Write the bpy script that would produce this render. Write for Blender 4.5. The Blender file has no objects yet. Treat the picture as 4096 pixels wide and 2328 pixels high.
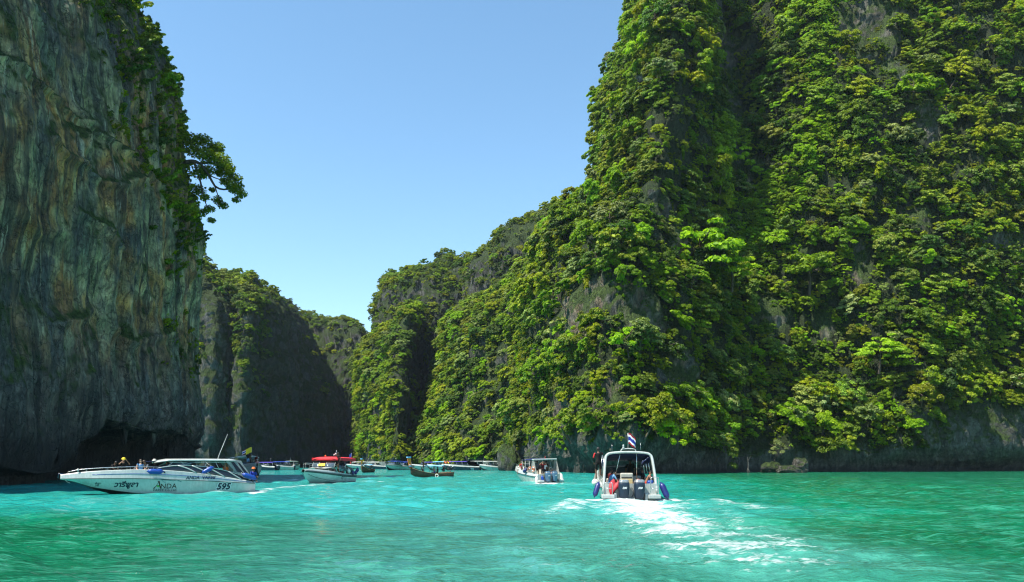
import bpy, bmesh, math, random
import numpy as np
from mathutils import Vector, Matrix, Euler

random.seed(7)
rng = np.random.default_rng(11)
S = bpy.context.scene
COL = S.collection

# ------------------------------------------------------------------ camera
F_PX, PX0, HOR, CAM_H = 3214.0, 2048.0, 1850.0, 2.0     # focal length in photo pixels, centre column, horizon row, eye height
cam_d = bpy.data.cameras.new('camera')
cam = bpy.data.objects.new('camera', cam_d)
COL.objects.link(cam)
cam.location = (0, 0, CAM_H)
cam.rotation_euler = (math.radians(90), 0, 0)
cam_d.sensor_width = 36.0
cam_d.lens = 36.0 * F_PX / 4096.0
cam_d.shift_y = (HOR - 1164.0) / 4096.0
cam_d.clip_start = 0.1
cam_d.clip_end = 6000.0
S.camera = cam

# ------------------------------------------------------------------ sky, sun, exposure
SUN_EL = math.radians(60.0)
SUN_AZ = math.radians(-120.0)          # clockwise from +Y: to the left
world = bpy.data.worlds.new('World')
S.world = world
world.use_nodes = True
wt = world.node_tree
wt.nodes.clear()
sky = wt.nodes.new('ShaderNodeTexSky')
sky.sky_type = 'NISHITA'
sky.sun_disc = False
sky.sun_elevation = SUN_EL
sky.sun_rotation = SUN_AZ
sky.altitude = 0
sky.air_density = 1.0
sky.dust_density = 0.0
sky.ozone_density = 3.0
bg = wt.nodes.new('ShaderNodeBackground')
bg.inputs['Strength'].default_value = 0.122
wo = wt.nodes.new('ShaderNodeOutputWorld')
hsv = wt.nodes.new('ShaderNodeHueSaturation')
hsv.inputs['Hue'].default_value = 0.488
hsv.inputs['Saturation'].default_value = 1.04
wt.links.new(sky.outputs[0], hsv.inputs['Color'])
wt.links.new(hsv.outputs[0], bg.inputs[0])
wt.links.new(bg.outputs[0], wo.inputs[0])

sun_d = bpy.data.lights.new('sun', 'SUN')
sun_d.energy = 5.0
sun_d.angle = math.radians(0.53)
sun_d.color = (1.0, 0.95, 0.86)
sun = bpy.data.objects.new('sun', sun_d)
COL.objects.link(sun)
to_sun = Vector((math.sin(SUN_AZ) * math.cos(SUN_EL), math.cos(SUN_AZ) * math.cos(SUN_EL), math.sin(SUN_EL)))
sun.rotation_euler = to_sun.to_track_quat('Z', 'Y').to_euler()
sun.location = (-60, 60, 140)

S.view_settings.view_transform = 'Standard'
S.view_settings.look = 'None'
S.view_settings.gamma = 1.0
S.view_settings.use_curve_mapping = False
S.view_settings.exposure = 1.02
S.cycles.use_denoising = True
S.cycles.denoiser = 'OPENIMAGEDENOISE'
S.cycles.denoising_input_passes = 'RGB_ALBEDO_NORMAL'
S.cycles.denoising_prefilter = 'ACCURATE'
S.cycles.caustics_reflective = False
S.cycles.caustics_refractive = False
S.cycles.sample_clamp_indirect = 2.5
S.cycles.sample_clamp_direct = 9.0
S.cycles.filter_width = 1.2
S.cycles.max_bounces = 7
S.cycles.diffuse_bounces = 2
S.cycles.glossy_bounces = 3
S.cycles.transmission_bounces = 3
S.cycles.transparent_max_bounces = 6
S.cycles.volume_bounces = 0

# ------------------------------------------------------------------ helpers: numbers
def P(px, py, D):
    """Point D metres ahead that the photograph shows at (px, py)."""
    return ((px - PX0) / F_PX * D, D, CAM_H + (HOR - py) / F_PX * D)

def WL(px, D, z=-1.5):
    return ((px - PX0) / F_PX * D, D, z)

def sstep(a, b, x):
    t = np.clip((x - a) / (b - a), 0, 1)
    return t * t * (3 - 2 * t)

def _hash(ix, iy, iz, seed):
    h = (ix.astype(np.int64) * 374761393 + iy.astype(np.int64) * 668265263 + iz.astype(np.int64) * 2147483647 + seed * 1274126177) & 0xFFFFFFFF
    h = ((h ^ (h >> 13)) * 1274126177) & 0xFFFFFFFF
    h = h ^ (h >> 16)
    return (h & 0xFFFFFF) / float(0x1000000)

def vnoise(p, seed=0):
    """Value noise in [-1, 1] at points p (n, 3)."""
    i = np.floor(p).astype(np.int64)
    f = p - i
    f = f * f * f * (f * (f * 6 - 15) + 10)
    r = 0
    for dx in (0, 1):
        for dy in (0, 1):
            for dz in (0, 1):
                w = (f[:, 0] if dx else 1 - f[:, 0]) * (f[:, 1] if dy else 1 - f[:, 1]) * (f[:, 2] if dz else 1 - f[:, 2])
                r = r + w * _hash(i[:, 0] + dx, i[:, 1] + dy, i[:, 2] + dz, seed)
    return r * 2 - 1

def fbm(p, seed=0, octv=4, gain=0.5, ridged=False):
    r, a, s = 0, 1.0, 0.0
    for o in range(octv):
        n = vnoise(p * (2.03 ** o) + 17.3 * o, seed + o * 31)
        if ridged:
            n = 1 - 2 * np.abs(n)
        r = r + a * n
        s += a
        a *= gain
    return r / s

def seg_dist(X, Y, pts):
    """Distance to a polyline and the position along it (0..1)."""
    best = np.full(X.shape, 1e9); tt = np.zeros(X.shape)
    m = len(pts) - 1
    for i in range(m):
        ax, ay = pts[i]; bx, by = pts[i + 1]
        dx, dy = bx - ax, by - ay
        t = np.clip(((X - ax) * dx + (Y - ay) * dy) / (dx * dx + dy * dy + 1e-9), 0, 1)
        d = np.hypot(X - ax - t * dx, Y - ay - t * dy)
        k = d < best
        best = np.where(k, d, best); tt = np.where(k, (i + t) / m, tt)
    return best, tt

# ------------------------------------------------------------------ helpers: materials
def new_mat(name):
    m = bpy.data.materials.new(name)
    m.use_nodes = True
    nt = m.node_tree
    nt.nodes.clear()
    out = nt.nodes.new('ShaderNodeOutputMaterial')
    return m, nt, out

def nd(nt, typ, **kw):
    n = nt.nodes.new('ShaderNode' + typ)
    for k, v in kw.items():
        setattr(n, k, v)
    return n

def lk(nt, a, b):
    nt.links.new(a, b)

def setin(n, **kw):
    for k, v in kw.items():
        n.inputs[k.replace('_', ' ')].default_value = v

def ramp(nt, fac, stops, interp='LINEAR'):
    r = nd(nt, 'ValToRGB')
    r.color_ramp.interpolation = interp
    e = r.color_ramp.elements
    while len(e) > 1:
        e.remove(e[-1])
    e[0].position = stops[0][0]
    e[0].color = (*stops[0][1], 1) if len(stops[0][1]) == 3 else stops[0][1]
    for p_, c_ in stops[1:]:
        x = e.new(p_)
        x.color = (*c_, 1) if len(c_) == 3 else c_
    lk(nt, fac, r.inputs[0])
    return r

def mixc(nt, fac, a, b, blend='MIX'):
    n = nd(nt, 'Mix', data_type='RGBA', blend_type=blend)
    for sock, v in ((n.inputs['Factor'], fac), (n.inputs[6], a), (n.inputs[7], b)):
        if isinstance(v, (int, float)):
            sock.default_value = v
        elif isinstance(v, tuple):
            sock.default_value = (*v, 1) if len(v) == 3 else v
        else:
            lk(nt, v, sock)
    return n.outputs[2]

def math_n(nt, op, a, b=None, c=None, clamp=False):
    n = nd(nt, 'Math', operation=op)
    n.use_clamp = clamp
    for i, v in enumerate((a, b, c)):
        if v is None:
            continue
        if isinstance(v, (int, float)):
            n.inputs[i].default_value = v
        else:
            lk(nt, v, n.inputs[i])
    return n.outputs[0]

def noise(nt, vec, scale, detail=3, rough=0.55, dist=0.0):
    n = nd(nt, 'TexNoise')
    setin(n, Scale=scale, Detail=detail, Roughness=rough, Distortion=dist)
    if vec is not None:
        lk(nt, vec, n.inputs['Vector'])
    return n.outputs['Fac']

def mapping(nt, vec, scale=(1, 1, 1), rot=(0, 0, 0), loc=(0, 0, 0)):
    n = nd(nt, 'Mapping')
    n.inputs['Scale'].default_value = scale
    n.inputs['Rotation'].default_value = rot
    n.inputs['Location'].default_value = loc
    lk(nt, vec, n.inputs['Vector'])
    return n.outputs[0]

MATS = {}
def paint(name, col, rough=0.35, spec=0.5, metal=0.0, grime=0.12, scale=3.0, coat=0.0):
    """Painted / plastic / metal surface with a little uneven wear."""
    if name in MATS:
        return MATS[name]
    m, nt, out = new_mat(name)
    b = nd(nt, 'BsdfPrincipled')
    tc = nd(nt, 'TexCoord')
    n1 = noise(nt, tc.outputs['Object'], scale, 4, 0.65)
    n2 = noise(nt, mapping(nt, tc.outputs['Object'], (4, 4, 0.5)), scale * 2, 3, 0.6)
    f = math_n(nt, 'MULTIPLY', n1, n2)
    r = ramp(nt, f, [(0.12, tuple(c * (1 - grime * 2.2) for c in col)), (0.30, tuple(col)), (0.55, tuple(min(1, c * (1 + grime * .4)) for c in col))])
    lk(nt, r.outputs[0], b.inputs['Base Color'])
    lk(nt, math_n(nt, 'MULTIPLY_ADD', n1, 0.25, rough - 0.12, clamp=True), b.inputs['Roughness'])
    setin(b, Metallic=metal)
    b.inputs['Specular IOR Level'].default_value = spec
    if coat:
        b.inputs['Coat Weight'].default_value = coat
    lk(nt, b.outputs[0], out.inputs[0])
    MATS[name] = m
    return m

# ------------------------------------------------------------------ helpers: objects
def tag(o, label=None, cat=None, group=None, kind=None):
    if label: o['label'] = label
    if cat: o['category'] = cat
    if group: o['group'] = group
    if kind: o['kind'] = kind
    return o

def empty(name, loc, rz=0.0, label=None, cat=None, group=None, rot=None, scale=1.0):
    o = bpy.data.objects.new(name, None)
    COL.objects.link(o)
    o.empty_display_size = 0.3
    o.location = loc
    o.rotation_euler = rot if rot else (0, 0, rz)
    o.scale = (scale,) * 3
    return tag(o, label, cat, group)

def link_mesh(name, me, parent=None, loc=None):
    o = bpy.data.objects.new(name, me)
    COL.objects.link(o)
    if parent is not None:
        o.parent = parent
    if loc is not None:
        o.location = loc
    return o

def mesh_np(name, verts, faces, mat=None, smooth=True, mats=None, midx=None):
    """Mesh from numpy arrays; faces (n,3) or (n,4)."""
    me = bpy.data.meshes.new(name)
    verts = np.asarray(verts, dtype=np.float32)
    faces = np.asarray(faces, dtype=np.int32)
    k = faces.shape[1]
    me.vertices.add(len(verts))
    me.vertices.foreach_set('co', verts.ravel())
    me.loops.add(faces.size)
    me.loops.foreach_set('vertex_index', faces.ravel())
    me.polygons.add(len(faces))
    me.polygons.foreach_set('loop_start', np.arange(0, faces.size, k, dtype=np.int32))
    me.polygons.foreach_set('loop_total', np.full(len(faces), k, dtype=np.int32))
    if mat: me.materials.append(mat)
    for x in (mats or []): me.materials.append(x)
    if midx is not None:
        me.polygons.foreach_set('material_index', np.asarray(midx, dtype=np.int32))
    me.polygons.foreach_set('use_smooth', np.full(len(faces), smooth, dtype=bool))
    me.update(calc_edges=True)
    return me

def grid_faces(nv, nu):
    i = np.arange(nv - 1)[:, None] * nu + np.arange(nu - 1)[None, :]
    i = i.ravel()
    return np.stack([i, i + 1, i + nu + 1, i + nu], 1)

def cr_axis(A, n, axis):
    """Catmull-Rom resampling of an array along an axis to n samples."""
    A = np.moveaxis(A, axis, 0)
    m = A.shape[0]
    t = np.linspace(0, m - 1, n)
    i = np.minimum(t.astype(int), m - 2)
    f = (t - i).reshape((-1,) + (1,) * (A.ndim - 1))
    p0, p1, p2, p3 = A[np.maximum(i - 1, 0)], A[i], A[i + 1], A[np.minimum(i + 2, m - 1)]
    r = 0.5 * (2 * p1 + (p2 - p0) * f + (2 * p0 - 5 * p1 + 4 * p2 - p3) * f ** 2 + (3 * p1 - p0 - 3 * p2 + p3) * f ** 3)
    return np.moveaxis(r, 0, axis)

def grid_normals(V):
    du = np.gradient(V, axis=1)
    dv = np.gradient(V, axis=0)
    n = np.cross(du, dv)
    return n / np.maximum(np.linalg.norm(n, axis=2, keepdims=True), 1e-9)
# ------------------------------------------------------------------ materials of the setting
def rock_material(name, stain=0.0, moss=0.5, tint=(1, 1, 1), seed=0.0, value=1.0, wet_shade_amt=0.85, wet_shade_k=0.2, gap_shade_on=False):
    """Weathered limestone: vertical water streaks, dark seepage, ochre and green stains, moss. UV = metres along, metres up."""
    m, nt, out = new_mat(name)
    b = nd(nt, 'BsdfPrincipled')
    uv = nd(nt, 'UVMap').outputs[0]
    geo = nd(nt, 'NewGeometry')
    tc = nd(nt, 'TexCoord')
    warp = nd(nt, 'TexNoise'); setin(warp, Scale=0.06, Detail=4); lk(nt, uv, warp.inputs['Vector'])
    wv = nd(nt, 'VectorMath', operation='MULTIPLY_ADD'); lk(nt, warp.outputs['Color'], wv.inputs[0]); wv.inputs[1].default_value = (0.7, 4, 0); lk(nt, uv, wv.inputs[2])
    st = mapping(nt, wv.outputs[0], (0.55, 0.035, 1), loc=(seed, seed, 0))
    st2 = mapping(nt, wv.outputs[0], (1.6, 0.09, 1), loc=(seed + 5, 3, 0))
    st3 = mapping(nt, wv.outputs[0], (0.16, 0.022, 1), loc=(seed + 9, 7, 0))
    a = noise(nt, st, 1.0, 5, 0.6)
    c = noise(nt, st2, 1.0, 5, 0.65)
    d = noise(nt, st3, 1.0, 4, 0.55)
    e = noise(nt, tc.outputs['Object'], 0.5, 6, 0.65)
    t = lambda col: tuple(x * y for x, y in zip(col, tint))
    base = ramp(nt, a, [(0.28, t((0.045, 0.048, 0.05))), (0.42, t((0.12, 0.125, 0.12))), (0.56, t((0.21, 0.21, 0.19))), (0.72, t((0.33, 0.32, 0.28)))]).outputs[0]
    base = mixc(nt, 0.55, base, ramp(nt, e, [(0.3, t((0.05, 0.055, 0.055))), (0.52, t((0.17, 0.17, 0.16))), (0.75, t((0.36, 0.35, 0.31)))]).outputs[0])
    if stain > 0:
        # large areas of one stain colour, shown as hanging streaks over the dark weathered skin
        big = noise(nt, mapping(nt, wv.outputs[0], (0.13, 0.055, 1), loc=(seed + 9, 7, 0)), 1.0, 4, 0.6)
        typ = ramp(nt, big, [(0.30, (0.24, 0.27, 0.19)), (0.37, (0.40, 0.39, 0.19)), (0.44, (0.64, 0.55, 0.30)), (0.49, (0.64, 0.36, 0.11)), (0.53, (0.48, 0.22, 0.08)), (0.57, (0.60, 0.48, 0.24)), (0.64, (0.36, 0.43, 0.22)), (0.72, (0.24, 0.33, 0.24))]).outputs[0]
        sk = noise(nt, mapping(nt, wv.outputs[0], (0.50, 0.030, 1), loc=(seed + 31, 2, 0)), 1.0, 7, 0.66, 0.4)
        sk2 = noise(nt, mapping(nt, wv.outputs[0], (2.2, 0.10, 1), loc=(seed + 13, 2, 0)), 1.0, 5, 0.65)
        ptc = noise(nt, mapping(nt, uv, (0.12, 0.10, 1), loc=(seed + 3, 50, 0)), 1.0, 6, 0.65)
        f = math_n(nt, 'MULTIPLY_ADD', sk, 0.75, math_n(nt, 'MULTIPLY_ADD', sk2, 0.25, math_n(nt, 'MULTIPLY', ptc, 1.25)))
        f = ramp(nt, math_n(nt, 'MULTIPLY', f, 0.5), [(0.49, (0, 0, 0)), (0.60, (1, 1, 1))]).outputs[0]
        zz = nd(nt, 'SeparateXYZ'); lk(nt, geo.outputs['Position'], zz.inputs[0])
        hi = ramp(nt, math_n(nt, 'MULTIPLY', zz.outputs['Z'], 0.02), [(0.18, (.12, .12, .12)), (0.40, (1, 1, 1)), (0.85, (1, 1, 1)), (1.0, (.5, .5, .5))]).outputs[0]
        f = math_n(nt, 'MULTIPLY', f, hi)
        grain = ramp(nt, e, [(0.3, (0.55, 0.55, 0.55)), (0.7, (1.35, 1.35, 1.35))]).outputs[0]
        base = mixc(nt, 0.35, base, (0.06, 0.062, 0.06))
        base = mixc(nt, math_n(nt, 'MULTIPLY', f, 0.92 * stain), base, mixc(nt, 1.0, typ, grain, 'MULTIPLY'))
        ink = ramp(nt, math_n(nt, 'MULTIPLY_ADD', noise(nt, mapping(nt, wv.outputs[0], (0.95, 0.022, 1), loc=(seed + 91, 4, 0)), 1.0, 6, 0.65), 0.7, math_n(nt, 'MULTIPLY', ptc, 0.3)), [(0.50, (0, 0, 0)), (0.57, (1, 1, 1))]).outputs[0]
        base = mixc(nt, math_n(nt, 'MULTIPLY', ink, 0.78 * min(1, stain * 1.5)), base, (0.040, 0.044, 0.044))
        crm = ramp(nt, noise(nt, mapping(nt, wv.outputs[0], (1.5, 0.035, 1), loc=(seed + 55, 9, 0)), 1.0, 6, 0.68), [(0.60, (0, 0, 0)), (0.66, (1, 1, 1))]).outputs[0]
        base = mixc(nt, math_n(nt, 'MULTIPLY', math_n(nt, 'MULTIPLY', crm, hi), 0.65 * stain), base, (0.60, 0.58, 0.42))
        blot = ramp(nt, noise(nt, mapping(nt, uv, (0.7, 0.5, 1), loc=(seed + 63, 5, 0)), 1.0, 6, 0.7, 0.7), [(0.42, (1, 1, 1)), (0.55, (0, 0, 0))]).outputs[0]
        base = mixc(nt, math_n(nt, 'MULTIPLY', blot, 0.55), base, (0.035, 0.04, 0.04))
    vo = nd(nt, 'TexVoronoi', feature='DISTANCE_TO_EDGE'); setin(vo, Scale=1.0, Randomness=1.0)
    wz = nd(nt, 'VectorMath', operation='MULTIPLY_ADD'); wn = nd(nt, 'TexNoise'); setin(wn, Scale=0.5, Detail=4); lk(nt, tc.outputs['Object'], wn.inputs['Vector'])
    lk(nt, wn.outputs['Color'], wz.inputs[0]); wz.inputs[1].default_value = (2.6, 2.6, 2.6); lk(nt, mapping(nt, tc.outputs['Object'], (0.55, 0.55, 0.16)), wz.inputs[2])
    lk(nt, wz.outputs[0], vo.inputs['Vector'])
    crk = ramp(nt, vo.outputs['Distance'], [(0.0, (1, 1, 1)), (0.045, (0, 0, 0))]).outputs[0]
    pit = ramp(nt, noise(nt, mapping(nt, tc.outputs['Object'], (1, 1, .4)), 2.6, 6, 0.75), [(0.36, (1, 1, 1)), (0.46, (0, 0, 0))]).outputs[0]
    pale = ramp(nt, noise(nt, mapping(nt, tc.outputs['Object'], (1.2, 1.2, .25)), 2.0, 6, 0.75), [(0.58, (0, 0, 0)), (0.68, (1, 1, 1))]).outputs[0]
    base = mixc(nt, math_n(nt, 'MULTIPLY', pale, 0.45), base, (0.44, 0.43, 0.37))
    base = mixc(nt, math_n(nt, 'MULTIPLY', pit, 0.75), base, (0.022, 0.023, 0.022))
    base = mixc(nt, math_n(nt, 'MULTIPLY', crk, 0.28), base, (0.020, 0.021, 0.020))
    # moss and small plants on ledges
    up = nd(nt, 'SeparateXYZ'); lk(nt, geo.outputs['Normal'], up.inputs[0])
    mo = math_n(nt, 'ADD', math_n(nt, 'MULTIPLY', up.outputs['Z'], 0.6), math_n(nt, 'MULTIPLY', noise(nt, tc.outputs['Object'], 0.18, 5, 0.65), 1.0))
    mo = ramp(nt, mo, [(0.62 - 0.25 * moss, (0, 0, 0)), (0.80 - 0.25 * moss, (1, 1, 1))]).outputs[0]
    fine = noise(nt, tc.outputs['Object'], 2.2, 4, 0.7)
    base = mixc(nt, mo, base, ramp(nt, fine, [(0.3, (0.012, 0.022, 0.006)), (0.55, (0.045, 0.075, 0.015)), (0.75, (0.09, 0.13, 0.03))]).outputs[0])
    # dark foot: damp tide rock, raised on the near cliff as painted cave shade
    pz = nd(nt, 'SeparateXYZ'); lk(nt, geo.outputs['Position'], pz.inputs[0])
    wet = math_n(nt, 'ADD', pz.outputs['Z'], math_n(nt, 'MULTIPLY', e, 2.0))
    wet_shade = ramp(nt, math_n(nt, 'MULTIPLY', wet, wet_shade_k), [(0.36, (1, 1, 1)), (0.62, (0, 0, 0))]).outputs[0]
    base = mixc(nt, math_n(nt, 'MULTIPLY', wet_shade, wet_shade_amt), base, (0.030, 0.031, 0.030))
    if gap_shade_on:  # shade between the tree crowns, painted onto the rock in dark green-brown
        so = nd(nt, 'Attribute'); so.attribute_name = 'gap_shade'
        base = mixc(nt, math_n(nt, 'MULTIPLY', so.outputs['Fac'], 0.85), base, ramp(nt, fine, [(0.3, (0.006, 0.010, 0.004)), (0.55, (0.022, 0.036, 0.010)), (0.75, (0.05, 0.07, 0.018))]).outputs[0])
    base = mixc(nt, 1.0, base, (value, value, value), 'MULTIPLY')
    lk(nt, base, b.inputs['Base Color'])
    b.inputs['Roughness'].default_value = 0.85
    b.inputs['Specular IOR Level'].default_value = 0.25
    pits = noise(nt, mapping(nt, tc.outputs['Object'], (1, 1, .45)), 1.5, 8, 0.72)
    crev = ramp(nt, noise(nt, st2, 2.1, 6, 0.7, 0.8), [(0.40, (0, 0, 0)), (0.52, (1, 1, 1))]).outputs[0]
    bump = nd(nt, 'Bump'); setin(bump, Strength=1.0, Distance=0.9)
    hh = math_n(nt, 'ADD', math_n(nt, 'MULTIPLY', c, 0.5), math_n(nt, 'ADD', math_n(nt, 'MULTIPLY', pits, 0.9), math_n(nt, 'MULTIPLY_ADD', crk, -0.35, math_n(nt, 'MULTIPLY', crev, 0.22))))
    lk(nt, hh, bump.inputs['Height'])
    lk(nt, bump.outputs[0], b.inputs['Normal'])
    lk(nt, b.outputs[0], out.inputs[0])
    return m

def leaf_material(name, dark, mid, light, trans=0.35):
    """Foliage: each leaf face varies (attribute 'leafvar'), each crown varies (object random)."""
    m, nt, out = new_mat(name)
    at = nd(nt, 'Attribute'); at.attribute_name = 'leafvar'
    oi = nd(nt, 'ObjectInfo')
    r = ramp(nt, at.outputs['Fac'], [(0.0, dark), (0.5, mid), (1.0, light)]).outputs[0]
    hs = nd(nt, 'HueSaturation')
    lk(nt, math_n(nt, 'MULTIPLY_ADD', oi.outputs['Random'], 0.030, 0.488), hs.inputs['Hue'])
    rnd2 = math_n(nt, 'FRACT', math_n(nt, 'MULTIPLY', oi.outputs['Random'], 37.7))
    lk(nt, math_n(nt, 'MULTIPLY_ADD', rnd2, 0.7, 0.62), hs.inputs['Value'])
    rnd3 = math_n(nt, 'FRACT', math_n(nt, 'MULTIPLY', oi.outputs['Random'], 91.3))
    lk(nt, math_n(nt, 'MULTIPLY_ADD', rnd3, 0.30, 0.98), hs.inputs['Saturation'])
    lk(nt, r, hs.inputs['Color'])
    b = nd(nt, 'BsdfPrincipled')
    lk(nt, hs.outputs[0], b.inputs['Base Color'])
    b.inputs['Roughness'].default_value = 0.55
    b.inputs['Specular IOR Level'].default_value = 0.25
    tr = nd(nt, 'BsdfTranslucent')
    g = mixc(nt, 1.0, hs.outputs[0], (1.0, 1.0, 0.35), 'MULTIPLY')
    gg = nd(nt, 'HueSaturation'); setin(gg, Value=1.5, Saturation=1.1); lk(nt, g, gg.inputs['Color'])
    lk(nt, gg.outputs[0], tr.inputs['Color'])
    mx = nd(nt, 'MixShader'); mx.inputs[0].default_value = trans
    lk(nt, b.outputs[0], mx.inputs[1]); lk(nt, tr.outputs[0], mx.inputs[2])
    lk(nt, mx.outputs[0], out.inputs[0])
    return m

LEAF = {
    'olive': leaf_material('olive_leaves', (0.075, 0.095, 0.010), (0.215, 0.255, 0.020), (0.360, 0.400, 0.036)),
    'green': leaf_material('green_leaves', (0.035, 0.078, 0.010), (0.145, 0.225, 0.018), (0.275, 0.360, 0.034)),
    'lime':  leaf_material('lime_leaves', (0.080, 0.150, 0.006), (0.210, 0.340, 0.012), (0.340, 0.480, 0.024), 0.42),
    'grey':  leaf_material('grey_green_leaves', (0.070, 0.095, 0.028), (0.180, 0.225, 0.065), (0.320, 0.370, 0.120), 0.25),
    'dark':  leaf_material('dark_leaves', (0.020, 0.042, 0.008), (0.062, 0.115, 0.015), (0.125, 0.195, 0.028), 0.3),
}
BARK = paint('bark', (0.11, 0.085, 0.065), 0.9, 0.2, 0, 0.3, 2.0)

# ------------------------------------------------------------------ landforms
TERR = {}
def landform(name, rows, nu, nv, mat, amp=(2.5, 1.2, 0.5), flute=1.0, seed=0, label=None, cracks=None, warp_=3.0, blocky=1.0, ribs=(), crest=0.0):
    """A cliff from a table of points (rows from the water up, each row left to right), resampled smooth, then broken
    up along its normals by fluted, blocky and fine relief."""
    A = np.array(rows, dtype=float)
    V = cr_axis(cr_axis(A, nv, 0), nu, 1)
    if crest:                          # broken skyline
        zt = V[:, :, 2].max(axis=0, keepdims=True)
        V[:, :, 2] += crest * np.clip(V[:, :, 2] / zt, 0, 1) ** 6 * (vnoise(V.reshape(-1, 3) * np.array([.13, .05, 0.0]), seed + 31) + 0.6 * vnoise(V.reshape(-1, 3) * np.array([.33, .1, 0.0]), seed + 32)).reshape(nv, nu)
    for c_, w_, am in ribs:          # buttresses that stand out of the face
        px_ = PX0 + F_PX * V[:, :, 0] / V[:, :, 1]
        k_ = 1 - am * np.exp(-((px_ - c_ - 0.06 * (1400 - (HOR - F_PX * (V[:, :, 2] - CAM_H) / V[:, :, 1]))) / w_) ** 2) / V[:, :, 1]
        V = np.stack([V[:, :, 0] * k_, V[:, :, 1] * k_, (V[:, :, 2] - CAM_H) * k_ + CAM_H], 2)
    N = grid_normals(V)
    if np.mean(N[:, :, 1]) > 0:
        N = -N
    p = V.reshape(-1, 3)
    n = N.reshape(-1, 3)
    z = p[:, 2]
    q = p + warp_ * np.stack([vnoise(p * 0.05, seed + 1), vnoise(p * 0.05, seed + 2), 1.6 * vnoise(p * 0.05, seed + 3)], 1)
    d = amp[0] * fbm(q * np.array([0.055, 0.055, 0.028]), seed + 4, 4 if blocky > 0.5 else 3, 0.5 if blocky > 0.5 else 0.33)
    rib = fbm(q * np.array([0.34, 0.34, 0.035]), seed + 5, 4, 0.55, ridged=True)
    d = d + amp[1] * flute * rib
    blk = vnoise(q * np.array([0.25, 0.25, 0.16]), seed + 6)
    d = d + blocky * amp[1] * 0.7 * np.sign(blk) * np.abs(blk) ** 0.5
    d = d + amp[2] * fbm(q * np.array([1.1, 1.1, 0.35 if blocky > .5 else 0.16]), seed + 7, 4, 0.6)
    for pts, w_, dep in (cracks or []):
        dd_, tt_ = seg_dist(p[:, 1] + 0.35 * vnoise(p * 0.5, seed + 21), z + 0.5 * vnoise(p * 0.35, seed + 22), pts)
        d = d - 0.42 * dep * np.exp(-(dd_ / w_) ** 2) * (p[:, 0] > -60)
    fade = 0.35 + 0.65 * sstep(-1, 6, z)
    nn = n.copy(); nn[:, 2] *= 0.5
    p2 = p + nn * (d * fade)[:, None]
    V2 = p2.reshape(nv, nu, 3)
    me = mesh_np(name, p2, grid_faces(nv, nu), mat)
    # UV in metres
    du = np.linalg.norm(np.diff(V, axis=1), axis=2).mean(axis=0)
    uu = np.concatenate([[0], np.cumsum(du)])
    UV = np.stack([np.broadcast_to(uu[None, :], (nv, nu)), V[:, :, 2]], 2).reshape(-1, 2)
    uvl = me.uv_layers.new(name='UVMap')
    li = np.empty(len(me.loops), dtype=np.int32); me.loops.foreach_get('vertex_index', li)
    uvl.data.foreach_set('uv', UV[li].astype(np.float32).ravel())
    o = link_mesh(name, me)
    tag(o, label, None, None, 'structure')
    TERR[name if name not in TERR else name + str(len(TERR))] = (V2, grid_normals(V2) * (1 if np.mean(grid_normals(V2)[:, :, 1]) < 0 else -1), d.reshape(nv, nu))
    return o, V2

rock_near = rock_material('limestone_streaked', 1.0, 0.12, (1, 1, 1), 3.0, 1.30, 0.9, 0.080)
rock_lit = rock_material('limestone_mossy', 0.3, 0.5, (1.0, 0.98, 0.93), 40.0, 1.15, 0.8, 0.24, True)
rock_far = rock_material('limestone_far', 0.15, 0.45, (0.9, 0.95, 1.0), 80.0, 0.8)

# the near cliff on the left: plan path of its face, and how the face leans with height
def left_cliff():
    path = [(-80, -22), (-62, 12), (-50, 34), (-46.5, 46), (-44, 56), (-42.6, 64), (-42, 71), (-41.8, 77), (-41.5, 84), (-40.8, 91), (-39.6, 97), (-38.9, 101), (-39.6, 106), (-43.5, 111), (-52, 117), (-78, 124), (-120, 130)]
    lips = [2.5, 2.5, 2.6, 2.6, 2.4, 2.0, 1.2, 1.8, 5.6, 5.2, 5.6, 4.5, 4.5, 4, 4, 4, 4]     # height of the overhanging lip: a pillar comes down at y = 71
    deep = [5, 5, 5, 5.5, 5.5, 4.5, 2.2, 2.8, 9.0, 9.0, 5.5, 1.8, 1.6, 2, 2, 2, 2]
    lean = [(8.5, -0.2), (12.5, 0.3), (19.5, 1.2), (27, 1.2), (33, 1.3), (38.5, 2.6), (44, 2.9), (49, 3.8), (54, 5.5), (58, 8.0), (62, 12.0), (64, 26), (65, 60)]
    rows = []
    def at_z(fz, fo):
        r = []
        for i, (x, y) in enumerate(path):
            a = path[max(i - 1, 0)]; b_ = path[min(i + 1, len(path) - 1)]
            tx, ty = b_[0] - a[0], b_[1] - a[1]
            L = math.hypot(tx, ty)
            o_ = fo(i)
            r.append((x - ty / L * o_, y + tx / L * o_, fz(i)))      # back from the lagoon by o_
        return r
    rows.append(at_z(lambda i: -1.5, lambda i: deep[i]))
    rows.append(at_z(lambda i: lips[i] * .25, lambda i: deep[i]))
    rows.append(at_z(lambda i: lips[i] * .72, lambda i: deep[i] * .95))
    rows.append(at_z(lambda i: lips[i] * .95, lambda i: deep[i] * .50))
    rows.append(at_z(lambda i: lips[i] + .15, lambda i: .9))
    rows.append(at_z(lambda i: lips[i] * .55 + 3.6, lambda i: .1))
    for z, off in lean:
        rows.append(at_z(lambda i: z if z < 36 or path[i][1] > 84 else 36 + (z - 36) * (.45 if path[i][1] < 60 else .45 + .55 * (path[i][1] - 60) / 24), lambda i: off))
    return rows
def on_face(px, py, x=-42.0):
    D = x * F_PX / (px - PX0)
    return (D, CAM_H + (HOR - py) / F_PX * D)
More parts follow.
